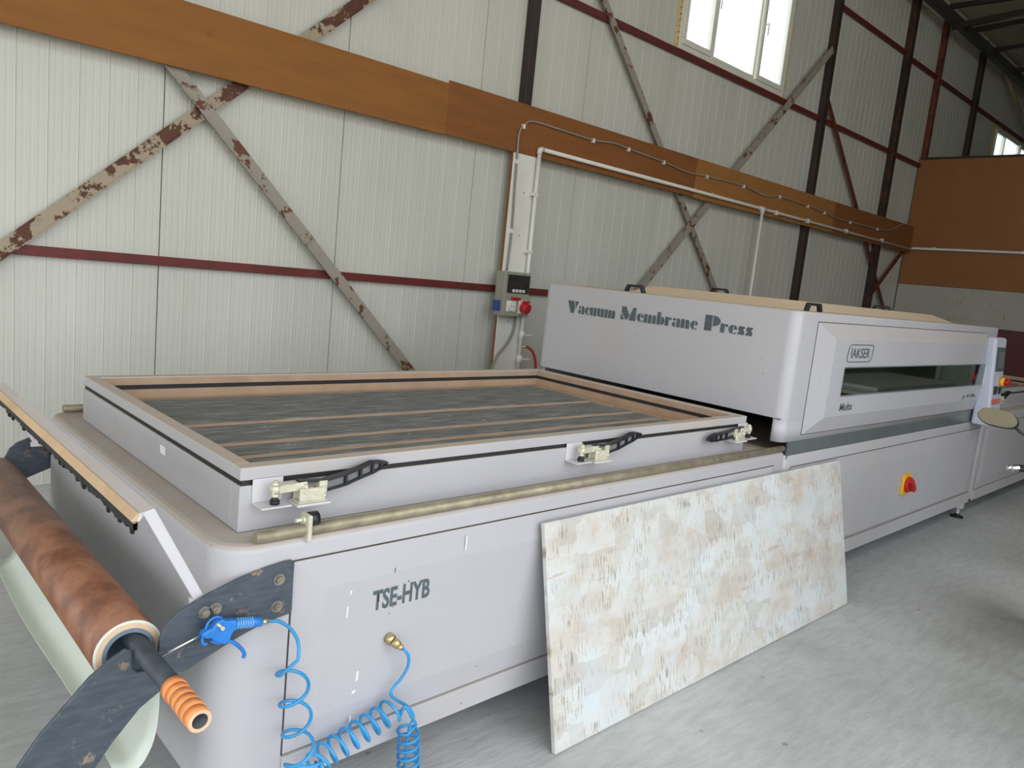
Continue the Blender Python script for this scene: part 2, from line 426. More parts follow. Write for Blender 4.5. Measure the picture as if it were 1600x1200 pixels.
MB().box(-7.0, WIN1[0], YW+0.02, YW+0.1, 0, 6.62).box(WIN1[1], WIN2[0], YW+0.02, YW+0.1, 0, 6.62).box(WIN2[1], 23.7, YW+0.02, YW+0.1, 0, 6.62)\
    .box(WIN1[0], WIN1[1], YW+0.02, YW+0.1, 0, WIN1[2]).box(WIN1[0], WIN1[1], YW+0.02, YW+0.1, WIN1[3], 6.62)\
    .box(WIN2[0], WIN2[1], YW+0.02, YW+0.1, 0, WIN2[2]).box(WIN2[0], WIN2[1], YW+0.02, YW+0.1, WIN2[3], 6.62).build('panel_core', DARK, wall)
# concealed sides of the hall: daylight comes in through the big open door behind the photographer, plus an added high strip and side opening
SHEET = plain('wall_sheet', (188, 186, 172), 0.6)
structure(MB().box(-7.0, DX0, FY-0.1, FY, 0, 4.9).box(DX1, 23.7, FY-0.1, FY, 0, 4.9).box(DX0, DX1, FY-0.1, FY, DZ1, 4.9).box(-7.0, -6.6, FY-0.1, FY, 4.9, 6.2).box(10, 23.7, FY-0.1, FY, 4.9, 6.2).box(-7.0, 23.7, FY-0.1, FY, 6.2, 8.5).build('wall_front', SHEET))
structure(MB().box(-7.1, -7.0, FY-0.1, -3.3, 0, 8.5).box(-7.1, -7.0, 2.8, YW+0.1, 0, 8.5).box(-7.1, -7.0, -3.3, 2.8, 4.6, 8.5).build('wall_left', SHEET))
structure(MB().box(23.7, 23.8, FY-0.1, YW+0.1, 0, 8.5).build('wall_far', SHEET))
rf = MB()
zr = lambda y: 6.6 + (YW-y)*0.24
rf.add([(-7.1, YW+0.15, zr(YW)), (23.8, YW+0.15, zr(YW)), (23.8, FY-0.1, zr(FY)), (-7.1, FY-0.1, zr(FY)),
        (-7.1, YW+0.15, zr(YW)+0.1), (23.8, YW+0.15, zr(YW)+0.1), (23.8, FY-0.1, zr(FY)+0.1), (-7.1, FY-0.1, zr(FY)+0.1)],
       [(0,1,2,3),(7,6,5,4),(0,4,5,1),(1,5,6,2),(2,6,7,3),(3,7,4,0)])
structure(rf.build('ceiling', ROOFM))

# windows
def window(n, w, splits, handles):
    x0, x1, z0, z1 = w
    root = thing('window_%d' % n, (x0, YW, z0), kind='structure')
    f = 0.055; y0, y1 = YW-0.025, YW+0.05
    fr = MB().box(x0, x1, y0, y1, z0, z0+f).box(x0, x1, y0, y1, z1-f, z1).box(x0, x0+f, y0, y1, z0+f, z1-f).box(x1-f, x1, y0, y1, z0+f, z1-f)
    fo = fr.build('frame', PVC, root, 0.006)
    edges = [x0+f]+splits+[x1-f]
    for i in range(len(edges)-1):
        a, b = edges[i], edges[i+1]; s = 0.06 if i != 1 else 0.03; ys = YW-0.04 if i != 1 else YW-0.02
        g = 0.012 if i else 0
        sa = MB().box(a+g, b-0.012, ys, YW+0.03, z0+f, z0+f+s).box(a+g, b-0.012, ys, YW+0.03, z1-f-s, z1-f).box(a+g, a+g+s, ys, YW+0.03, z0+f+s, z1-f-s).box(b-0.012-s, b-0.012, ys, YW+0.03, z0+f+s, z1-f-s)
        so = sa.build('sash', PVC, root, 0.006)
        MB().box(a+g+s-0.01, b-0.012-s+0.01, YW+0.0, YW+0.006, z0+f+s-0.01, z1-f-s+0.01).build('pane', GLASS, root)
        if i in handles:
            hx = b-0.012-s/2 if i == 0 else a+g+s/2
            h = MB().box(hx-0.014, hx+0.014, ys-0.012, ys, z0+0.62, z0+0.69).cyl((hx, ys-0.012, z0+0.67), (hx, ys-0.05, z0+0.67), 0.009)
            h.bar((hx, ys-0.05, z0+0.68), (hx, ys-0.05, z0+0.54), 0.02, 0.012, (1, 0, 0)); h.build('handle', PVC, so, 0.003)
    # sealing foam squeezed out round the frame
    rnd = random.Random(n); fm = MB()
    def lump(x, z, w_, h_):
        fm.add([(x-w_, YW-0.001, z-h_), (x+w_, YW-0.001, z-h_), (x+w_, YW-0.001, z+h_), (x-w_, YW-0.001, z+h_), (x-w_*.5, YW-0.022, z-h_*.7), (x+w_*.5, YW-0.022, z-h_*.7), (x+w_*.5, YW-0.022, z+h_*.7), (x-w_*.5, YW-0.022, z+h_*.7)],
               [(0,1,5,4),(1,2,6,5),(2,3,7,6),(3,0,4,7),(4,5,6,7)], True)
    z = z0
    while z < z1:
        lump(x0-0.012, z, 0.014+rnd.random()*0.016, 0.05); lump(x1+0.012, z, 0.014+rnd.random()*0.016, 0.05); z += 0.06
    x = x0
    while x < x1:
        lump(x, z1+0.012, 0.05, 0.012+rnd.random()*0.02); x += 0.06
        if rnd.random() < 0.4: lump(x, z0-0.01, 0.05, 0.012+rnd.random()*0.012)
    fm.build('sealing_foam', FOAM, root)
window(1, WIN1, [6.70, 7.62], (0, 2)); window(2, WIN2, [17.2, 18.25], ())

# partition closing the bay on the right
XP = 13.0
part = thing('wall_right', (XP, 0, 0), kind='structure')
for y1, y0 in ((3.43, 1.25), (1.245, -0.72), (-0.725, -2.69)):
    MB().box(XP, XP+0.018, y0, y1, 2.04, 4.08).build('hardboard_panel', PARTB, part, 0.002)
    MB().box(XP, XP+0.018, y0, y1, 1.452, 2.036).build('pale_panel', PARTW, part, 0.002)
    MB().box(XP-0.01, XP+0.018, y0, y1, 0.0, 1.448).build('burgundy_panel', BURG, part, 0.002)
dr = thing('reflection_door', (XP, -2.2, 0), kind='structure')  # unseen door added so the hood window has something to reflect
MB().box(XP-0.035, XP-0.011, -2.60, -2.20, 0.02, 2.03).build('leaf', plain('reflection_door_green', (196, 206, 196), 0.5), dr, 0.003)
MB().box(XP-0.045, XP-0.011, -2.19, -2.12, 0.0, 2.1).box(XP-0.045, XP-0.011, -2.68, -2.61, 0.0, 2.1).box(XP-0.045, XP-0.011, -2.61, -2.19, 2.04, 2.1).build('jamb', WHITEP, dr, 0.003)
MB().box(XP-0.02, XP+0.05, -2.69, 3.4, 4.08, 4.11).build('top_rail', COLM, part)
MB().box(XP+0.02, XP+0.07, -2.69, 3.4, 0.0, 4.08).build('partition_core', COLM, part)

# steel frame
def column(x, wx, mat, label, y0=3.365, z1=6.5):
    o = MB().box(x-wx/2, x+wx/2, y0, YW-0.001, 0, z1).build('steel_column', mat, None, 0.004)
    tag(o, label, 'column', 'steel columns on the back wall')
column(3.98, 0.085, COLM, 'dark brown steel column above the white board and electrical box')
column(9.37, 0.11, COLM, 'dark brown steel column right of the large white window')
column(11.78, 0.12, RUSTCOL, 'rusty brown steel column behind the far end of the press hood', 3.35)
column(13.12, 0.10, REDBR, 'reddish rusty steel column rising just behind the partition top')
column(15.05, 0.14, COLM, 'near-black steel column left of the far small window')
def girt(x0, x1, z, h, label, cat='rail'):
    tag(MB().box(x0, x1, YW-0.05, YW-0.0015, z-h/2, z+h/2).build('wall_rail', GIRT, None, 0.003), label, cat, 'red wall rails')
girt(-6.9, 3.935, 1.398, 0.058, 'long dark red steel rail low on the wall, left of the electrical box')
girt(4.025, 9.31, 1.398, 0.058, 'dark red steel rail low on wall behind the press hood')
girt(4.025, 9.31, 3.985, 0.06, 'dark red steel rail running under the large white window')
girt(9.43, 11.715, 3.985, 0.06, 'dark red steel rail crossing between the two tall columns, lower one')
girt(11.845, 13.06, 3.985, 0.06, 'short dark red steel rail beside the top of the partition')
girt(9.43, 11.715, 5.44, 0.06, 'dark red steel rail high up right of the large window')
girt(11.845, 13.06, 5.41, 0.06, 'short dark red steel rail high up between two rusty columns')
girt(13.18, 14.97, 5.40, 0.06, 'dark red steel rail high above the partition')
girt(15.13, 23, 5.39, 0.06, 'dark red steel rail along the top of the far small window')
def brace(p0, p1, w, mat, label, y=3.392, t=0.012):
    q0 = Vector((p0[0], y, p0[1])); q1 = Vector((p1[0], y, p1[1]))
    d = (q1-q0).normalized(); side = Vector((0, 1, 0)).cross(d)
    mb = MB().bar(q0, q1, w, 0.006, side)
    e = side*(w/2-0.004); s_ = -1 if e.z > 0 else 1
    a0 = q0+e*s_+Vector((0, -0.006, 0)); a1 = q1+e*s_+Vector((0, -0.006, 0))
    mb.bar(a0, a1, 0.008, 0.018, side)
    return tag(mb.build('diagonal_brace', mat), label, 'brace', 'diagonal braces on the back wall')
brace((-1.45, -0.06), (3.2, 4.16), 0.085, RUSTY, 'flaking rusty diagonal brace rising to the right at upper left', 3.394)
brace((0.45, 3.13), (3.6, 0.06), 0.085, GREYBR, 'grey diagonal brace falling from the brown plank to the tray', 3.371)
brace((4.1, 4.85), (8.85, 0.1), 0.085, GREYBR, 'rust-streaked diagonal brace falling from upper middle behind the plank', 3.394)
brace((4.45, 0.15), (9.31, 4.86), 0.085, GREYBR, 'pale grey diagonal brace rising to the column right of the window', 3.371)
brace((9.43, 4.25), (11.71, 2.25), 0.085, REDBR, 'red-brown diagonal brace between the dark and the rusty column', 3.394)
brace((11.85, 2.13), (12.99, 1.13), 0.085, REDBR, 'short red-brown brace falling behind the hood beside the partition', 3.394)
brace((11.85, 1.84), (12.85, 2.62), 0.07, REDBR, 'short red-brown brace rising into the partition corner', 3.371)
# brown fibreboard fascia, four boards butted end to end
EX = [-2.3, 3.09, 6.55, 10.0, 12.97]
for i in range(4):
    lab = ('long brown fibreboard fascia at upper left, crossing the rusty brace', 'brown fibreboard fascia above the white column board', 'lighter brown fibreboard fascia below the large window', 'brown fibreboard fascia ending at the partition')[i]
    tag(MB().box(EX[i]+0.001, EX[i+1]-0.001, 3.325+0.002*(i % 2), 3.343, (2.57, 2.575, 2.565, 2.555)[i], (2.96, 2.985, 2.985, 2.985)[i]).build('fascia_board', PLANKS[i], None, 0.002), lab, 'board', 'fascia boards')
# roof steel seen at the upper right
tag(MB().box(9.0, 23, 3.14, 3.24, 6.12, 6.26).build('eave_beam', plain('grey_painted_beam', (62, 60, 56), 0.5), None, 0.004), 'dark grey eave beam running along the roof at upper right', 'beam')
for i, (x, z, zz, w_) in enumerate(((12.62, 6.34, 6.32, 0.07), (12.85, 6.10, 6.17, 0.09), (13.75, 6.30, 6.34, 0.075), (14.8, 6.25, 6.28, 0.075), (16.1, 6.23, 6.23, 0.08))):
    o = MB().bar((x, 3.23, z), (x, -2.6, z+(zz-z)*5.8), w_*0.75, w_, (1, 0, 0)).build('roof_crossbeam', COLM)
    tag(o, ('topmost dark crossbeam under the roof at upper right', 'second dark crossbeam under the roof, meeting the rusty column', 'third rust-spotted crossbeam under the roof', 'fourth dark crossbeam, at the near-black column', 'lowest and farthest dark crossbeam under the roof')[i], 'beam', 'roof crossbeams')
for i, y in enumerate((2.2, 0.9)):
    tag(MB().box(9, 23.6, y-0.04, y+0.04, zr(y)-0.075, zr(y)-0.003).build('roof_purlin', GIRT), ('red roof purlin nearest the eave beam', 'red roof purlin farther up the roof')[i], 'purlin', 'roof purlins')
tag(MB().cyl((15.95, 3.32, 6.25), (18.6, 3.32, 5.42), 0.035).build('pale_strut', plain('dusty_pale_steel', (150, 138, 104), 0.6)), 'pale dusty strut hanging under the eave beam at far right', 'strut')

# ================================================================== WALL FITTINGS
cc = thing('column_cover', (4.0, 3.34, 0), 'narrow white board covering the column under the brown fascia', 'board')
MB().box(3.845, 4.155, 3.33, 3.348, 0, 2.572).build('panel', WHITEP, cc, 0.002)
MB().box(3.840, 3.8445, 3.340, 3.3645, 0, 2.565).build('wooden_edge', PLANKS[1], cc)
for x, z in ((4.0, 2.25), (4.0, 1.88), (3.97, 1.12), (3.99, 0.55)):
    MB().cyl((x, 3.331, z), (x, 3.3275, z), 0.006, n=8).build('screw', DARK, cc)
eb = thing('electrical_box', (3.93, 3.33, 1.18), 'grey-green electrical socket box with smoked window on white board', 'electrical box')
MB().prism([(3.20, 1.175), (3.329, 1.175), (3.329, 1.56), (3.215, 1.56), (3.215, 1.365), (3.20, 1.355)], 'x', 3.775, 4.085).build('housing', GREYP, eb, 0.006)
MB().box(3.81, 4.075, 3.209, 3.2155, 1.375, 1.535).build('smoked_window', plain('smoked_plastic', (52, 50, 46), 0.15, var=0.3, scale=30), eb, 0.003)
for k in range(4): MB().box(3.87+0.04*k, 3.898+0.04*k, 3.204, 3.2095, 1.385, 1.41).build('breaker', WHITEP, eb, 0.001)
s = MB().box(3.805, 3.915, 3.19, 3.1995, 1.215, 1.31).cyl((3.86, 3.19, 1.265), (3.86, 3.175, 1.265), 0.043, n=20).build('white_socket', WHITEP, eb, 0.003)
for dx in (-0.013, 0.013): MB().cyl((3.86+dx, 3.176, 1.262), (3.86+dx, 3.1735, 1.262), 0.005, n=8).build('socket_hole', DARK, s)
s = MB().box(3.945, 4.06, 3.19, 3.1995, 1.2, 1.32).build('socket_base', WHITEP, eb, 0.003)
MB().cyl((4.0, 3.19, 1.26), (4.01, 3.13, 1.245), 0.05, 0.046, n=20).box(3.975, 4.035, 3.135, 3.18, 1.30, 1.318).build('red_socket_cap', RED, s, 0.004)
MB().box(3.855, 3.96, 3.182, 3.1995, 1.316, 1.342).build('red_label', RED, eb, 0.003)
MB().box(3.735, 3.775, 3.24, 3.30, 1.215, 1.305).build('blue_side_socket', NAVY, eb, 0.004)
# grey cable on the fascia
cp = [(3.879, 1.565), (3.889, 1.914), (3.874, 2.3), (3.868, 2.5), (3.861, 2.72), (3.915, 2.811), (4.024, 2.859), (4.391, 2.857), (4.81, 2.852), (5.111, 2.879), (5.337, 2.867), (5.929, 2.842), (6.404, 2.808), (6.744, 2.824), (7.528, 2.836), (8.061, 2.795), (8.401, 2.838), (9.169, 2.823), (9.676, 2.801), (10.013, 2.773), (10.516, 2.772), (11.498, 2.785), (11.929, 2.808), (12.242, 2.90), (12.5, 2.985)]
CY = 3.313
ca = thing('wall_cable', (3.88, CY, 1.56), 'grey cable clipped along the brown fascia down to the electrical box', 'cable')
MB().tube(catmull([(x, CY, z) for x, z in cp], 5), 0.009, 8).build('cable', CONDUIT, ca)
for x, z in ((3.889, 1.914), (3.868, 2.5), (3.905, 2.80), (4.81, 2.852), (5.337, 2.867), (5.929, 2.842), (6.744, 2.824), (7.528, 2.836), (8.401, 2.838), (9.169, 2.823), (9.676, 2.801), (10.516, 2.772), (11.498, 2.785)):
    MB().box(x-0.012, x+0.012, CY-0.013, 3.328, z-0.022, z+0.013).cyl((x, CY-0.018, z-0.02), (x, 3.328, z-0.02), 0.007, n=8).build('clip', WHITEP, ca)
lc = MB().tube(catmull([(4.03, 3.31, 1.176), (4.033, 3.312, 1.053), (3.969, 3.312, 0.924), (3.851, 3.31, 0.795), (3.79, 3.30, 0.63), (3.78, 3.30, 0.3), (3.79, 3.30, 0.012)], 6), 0.012, 8).build('power_cable', CONDUIT)
tag(lc, 'grey power cable hanging from under the electrical box', 'cable')
# white plastic compressed-air pipe
PY = 3.30
pw = thing('air_pipe', (4.12, PY, 0.6), 'white plastic pipe along the fascia with a drop behind the press', 'pipe')
MB().tube([(4.128, PY, 0.6), (4.115, PY, 2.61)], 0.018, 12).build('riser', WHITEP, pw)
MB().tube([(4.115, PY, 2.60), (4.115, PY, 2.636), (4.15, PY, 2.648)], 0.024, 12).build('elbow', WHITEP, pw)
MB().tube([(4.13, PY, 2.645), (8.0, PY, 2.632), (12.95, PY, 2.61)], 0.018, 12).build('main_pipe', WHITEP, pw)
MB().tube([(12.94, PY, 2.612), (12.965, 3.27, 2.63), (12.965, -2.6, 2.645)], 0.02, 12).build('partition_pipe', WHITEP, pw)
MB().tube([(8.01, PY, 2.632), (8.005, PY, 0.3)], 0.018, 12).build('drop_pipe', WHITEP, pw)
MB().tube([(7.94, PY, 2.633), (8.08, PY, 2.632)], 0.026, 12).tube([(8.01, PY, 2.632), (8.01, PY, 2.57)], 0.026, 12).build('tee', WHITEP, pw)
for x in (5.69, 6.52, 6.86, 8.35, 9.2, 10.4, 11.7): MB().box(x-0.02, x+0.02, PY-0.022, 3.328, 2.60+0.02*(x < 8), 2.655).build('clip', WHITEP, pw, 0.003)
for z in (2.25, 1.75): MB().box(4.07, 4.14, PY-0.02, 3.329, z-0.015, z+0.015).build('clip', WHITEP, pw, 0.003)
for y in (2.95, 1.69, 0.4): MB().box(12.945, 12.999, y-0.02, y+0.02, 2.615, 2.66).build('clip', WHITEP, pw, 0.003)
for z in (1.003, 0.782):
    v_ = MB().cyl((4.12, PY-0.005, z), (4.16, PY-0.01, z), 0.016).cyl((4.127, PY, z-0.035), (4.127, PY, z+0.035), 0.026).build('valve', WHITEP, pw)
    MB().box(4.15, 4.235, PY-0.03, PY-0.018, z-0.008, z+0.008).build('valve_lever', WHITEP, v_, 0.003)
MB().cyl((4.135, PY-0.01, 0.9), (4.19, PY-0.03, 0.895), 0.012).build('brass_outlet', BRASS, pw)
rh = MB().tube(catmull([(4.19, 3.27, 0.895), (4.245, 3.25, 0.85), (4.285, 3.24, 0.74), (4.295, 3.24, 0.6), (4.27, 3.2, 0.25), (4.0, 2.8, 0.014), (3.6, 2.2, 0.014)], 6), 0.013, 8).build('red_air_hose', REDHOSE)
tag(rh, 'short red air hose dropping from the white pipe outlets', 'hose')

# ================================================================== THE PRESS
ZT = 0.83
press = thing('vacuum_press', (3.0, 0.8, 0), 'long lavender-grey vacuum membrane press with hood and loading cabinet', 'machine')
# cabinets
MB().prism(rrect(0.0, 2.772, 0.0, 1.68, 0.10, 8, (1, 0, 0, 1)), 'z', 0.15, ZT, True).build('loading_cabinet', PAINT, press, 0.022, 3)
MB().prism(rrect(2.776, 5.925, 0.0, 1.68, 0.03, 4, (1, 1, 1, 1)), 'z', 0.155, 0.81, True).build('press_cabinet', PAINT, press, 0.008, 2)
MB().prism(rrect(5.932, 8.75, 0.004, 1.68, 0.05, 5, (1, 1, 1, 1)), 'z', 0.155, ZT, True).build('unloading_cabinet', PAINT, press, 0.022, 3)
def raised(x0, x1, z0, z1, yb, yf, ins, name, mat=PAINT, seam=True):
    il, ir, ib, it = ins
    a = [(x0, yb, z0), (x1, yb, z0), (x1, yb, z1), (x0, yb, z1)]
    e = [(x, yb-0.003, z) for x, _, z in a]
    c = [(x0+il, yf, z0+ib), (x1-ir, yf, z0+ib), (x1-ir, yf, z1-it), (x0+il, yf, z1-it)]
    fs = [(8, 9, 10, 11), (0, 1, 2, 3)] + [(i, (i+1) % 4, 4+(i+1) % 4, 4+i) for i in range(4)] + [(4+i, 4+(i+1) % 4, 8+(i+1) % 4, 8+i) for i in range(4)]
    o = MB().add(a+e+c, fs).build(name, mat, press)
    if seam:
        g = 0.004; y0, y1 = yb-0.0012, yb+0.001  # dark strip painted in for the shadow line of a recessed joint
        MB().box(x0-g, x1+g, y0, y1, z0-g, z0).box(x0-g, x1+g, y0, y1, z1, z1+g).box(x0-g, x0, y0, y1, z0, z1).box(x1, x1+g, y0, y1, z0, z1).build('panel_seam', plain('seam_shade_'+str(len(MATS)), (74, 62, 54), 0.8), o)
    return o
p1 = raised(0.192, 2.665, 0.236, 0.770, 0.0, -0.014, (0.088, 0.088, 0.085, 0.085), 'front_panel')
p2 = raised(2.845, 5.86, 0.245, 0.745, 0.0, -0.014, (0.09, 0.09, 0.02, 0.085), 'front_panel')
p3 = raised(6.03, 8.6, 0.24, 0.755, 0.004, -0.010, (0.09, 0.09, 0.07, 0.05), 'front_panel')
MB().box(0.19, 2.772, -0.006, 0.0, 0.15, 0.229).build('base_rail', PAINT, press, 0.002)
MB().box(2.776, 5.9, -0.008, 0.0, 0.155, 0.238).build('base_rail', PAINT, press, 0.002)
MB().box(6.0, 8.7, -0.006, 0.004, 0.155, 0.236).build('base_rail', PAINT, press, 0.002)
for x in (0.16, 2.62, 5.98, 8.6):
    for y in (0.07, 1.58):
        ft = MB().box(x-0.03, x+0.03, y-0.03, y+0.03, 0.075, 0.152).cyl((x, y, 0.02), (x, y, 0.08), 0.012).build('leg', PAINT_W, press, 0.004)
        MB().cyl((x, y, 0.0), (x, y, 0.012), 0.048, 0.044, n=20).cyl((x, y, 0.012), (x, y, 0.03), 0.03, 0.014, n=16).build('levelling_foot', RUBBER, ft)
# TSE-HYB lettering
text_mesh('lettering', 'TSE-HYB', INK, p1, (0.432, -0.0142, 0.583), (1, 0, -0.005), (0, 0, 1), 0.060, 0.198, 0.028, 0.0)
# chips and scratches of bare paint on the front panel
WCHIP = plain('bare_white_chip', (232, 234, 232), 0.5)
for k, (x, z, w_, h_) in enumerate(((0.757, 0.725, 0.006, 0.05), (0.36, 0.655, 0.006, 0.010), (0.353, 0.60, 0.005, 0.035), (0.40, 0.40, 0.008, 0.03), (0.392, 0.355, 0.012, 0.008), (0.387, 0.27, 0.005, 0.03), (0.50, 0.69, 0.003, 0.015))):
    MB().prism([(x-w_/2, z-h_/2), (x+w_/3, z-h_*0.4), (x+w_/2, z+h_/2), (x-w_/4, z+h_*0.45)], 'y', -0.0146, -0.0138).build('paint_chip', INK if k == 6 else WCHIP, p1)
# guide rail rod and its end stop
gr = MB().cyl((0.09, 0.012, 0.846), (2.755, 0.012, 0.846), 0.0145, n=16).build('guide_rail', ROD, press)
MB().cyl((2.5, 1.64, 0.846), (0.05, 1.64, 0.846), 0.0145, n=12).build('guide_rail', ROD, press)
es = MB().box(0.222, 0.234, -0.01, 0.034, 0.818, 0.888).build('rail_stop', ZINC, gr, 0.003)
MB().cyl((0.196, 0.012, 0.874), (0.222, 0.012, 0.874), 0.006, n=8).cyl((0.214, 0.012, 0.874), (0.222, 0.012, 0.874), 0.012, n=6).build('stop_bolt', ZINC, gr)
MB().cyl((0.234, 0.014, 0.872), (0.258, 0.014, 0.872), 0.019, n=18).build('stop_buffer', BLACKP, gr)
# hood
XH = 2.70
def domed(x0, x1, y0, y1, r, z0, z1, e):
    rings = [(0, z0)]+[(e*(1-math.cos(a)), z1-e+e*math.sin(a)) for a in (0, PI/8, PI/4, 3*PI/8, PI/2)]
    vs = []; n = 0
    for i, z in rings:
        q = rrect(x0+i, x1-i, y0+i, y1-i, r-i, 7); n = len(q); vs += [(x, y, z) for x, y in q]
    fs = [(k*n+i, k*n+(i+1) % n, (k+1)*n+(i+1) % n, (k+1)*n+i) for k in range(len(rings)-1) for i in range(n)]
    mb = MB().add(vs, fs, True); mb.add([vs[i] for i in range(n)], [tuple(range(n))[::-1]]); mb.add(vs[-n:], [tuple(range(n))])
    return mb
hood = domed(XH, 5.91, 0.0, 1.672, 0.055, 0.992, 1.512, 0.012).build('hood', PAINT, press)
sk = [(XH, 0.055)] + [(XH+0.055-0.055*math.cos(a), 0.055-0.055*math.sin(a)) for a in [PI/2*i/7 for i in range(1, 8)]] + [(5.905, 0.0), (5.905, 0.02), (XH+0.055, 0.02), (XH+0.012, 0.06)]
MB().prism(sk, 'z', 0.879, 0.992, True).build('hood_skirt', PAINT, press)
MB().box(XH+0.06, 5.9, 1.652, 1.672, 0.82, 0.992).build('back_skirt', PAINT, press)
MB().box(XH+0.9, 5.0, 0.03, 1.65, 0.811, 0.991).build('press_interior', DARK, press)
MB().box(2.70, 5.905, 0.02, 1.65, 0.9905, 0.9925).build('hood_underside', DARK, press)
MB().box(2.79, 5.90, 0.002, 0.012, 0.79, 0.885).build('stainless_strip', STRIP, press)
# lid on the hood
def lid():
    x0, x1, y0, y1, z0, z1, c = 3.0, 5.58, 0.22, 1.25, 1.511, 1.558, 0.19
    vs = [(x0, y0, z0), (x1, y0, z0), (x1, y1, z0), (x0, y1, z0), (x0+0.1, y0+0.1, z1), (x1-c, y0+0.1, z1), (x1-c, y1-0.1, z1), (x0+0.1, y1-0.1, z1)]
    return MB().add(vs, [(3,2,1,0),(4,5,6,7),(0,1,5,4),(1,2,6,5),(2,3,7,6),(3,0,4,7)]).build('hood_lid', DUSTLID, hood, 0.004)
lid()
for x, y, ax in ((2.76, 1.02, 'y'), (2.95, 0.06, 'x'), (3.76, 1.10, 'l'), (5.28, 0.64, 'l')):
    dx, dy = (0.075, 0.0) if ax == 'x' else (0.0, 0.062)
    zb, zt_ = (1.557, 1.582) if ax == 'l' else (1.510, 1.547)
    h = MB()
    for q in (-1, 1): h.bar((x+q*dx, y+q*dy, zb), (x+q*dx*0.75, y+q*dy*0.75, zt_), 0.022, 0.022, (dy, dx, 0))
    h.bar((x-dx*0.8, y-dy*0.8, zt_), (x+dx*0.8, y+dy*0.8, zt_), 0.024, 0.014, (dy, dx, 0)).build('lifting_handle', BLACKP, hood, 0.004)
# hood front panel with viewing window
hp = raised(2.90, 5.60, 0.908, 1.464, 0.0, -0.040, (0.14, 0.10, 0.085, 0.075), 'hood_front_panel')
MB().box(3.19, 5.555, -0.0415, -0.039, 1.102, 1.242).build('window_mirror', plain('window_mirror_sheet', (150, 160, 160), 0.04, 1.0, var=0.15, scale=2), hp)  # mirror sheet added behind the glass to brighten its reflections
MB().box(3.18, 5.565, -0.046, -0.0425, 1.095, 1.249).build('viewing_window', TINTED, hp)
MB().box(5.555, 5.57, -0.048, -0.039, 1.095, 1.249).build('window_edge', WHITEP, hp)
# logo
def ring2d(x0, x1, z0, z1, r, w, y0, y1, lean=0.018):
    o_ = rrect(x0, x1, z0, z1, r, 5); i_ = rrect(x0+w, x1-w, z0+w*0.6, z1-w*0.6, r*0.8, 5)
    sh = lambda p: (p[0]+(p[1]-z0)/(z1-z0)*lean, p[1])
    o_ = [sh(p) for p in o_]; i_ = [sh(p) for p in i_]; n = len(o_); mb = MB()
    vs = [(x, y1, z) for x, z in o_]+[(x, y1, z) for x, z in i_]
    return mb.add(vs, [(k, (k+1) % n, n+(k+1) % n, n+k) for k in range(n)])
ring2d(3.185, 3.50, 1.272, 1.366, 0.03, 0.008, -0.04, -0.0412).build('logo_outline', INK, hp)
text_mesh('logo_lettering', 'IAKSER', INK, hp, (3.235, -0.0402, 1.294), (1, 0, 0), (0, 0, 1), 0.052, 0.235, 0.01, 0.0)
text_mesh('lettering', 'Multx', INK, hp, (3.20, -0.0402, 1.018), (1, 0, 0), (0, 0, 1), 0.040, 0.16, 0.02, 0.15)
text_mesh('lettering', 'p 4 0lu', INK, hp, (5.17, -0.0402, 1.002), (1, 0, 0), (0, 0, 1), 0.034, 0.28, 0.02, 0.15)
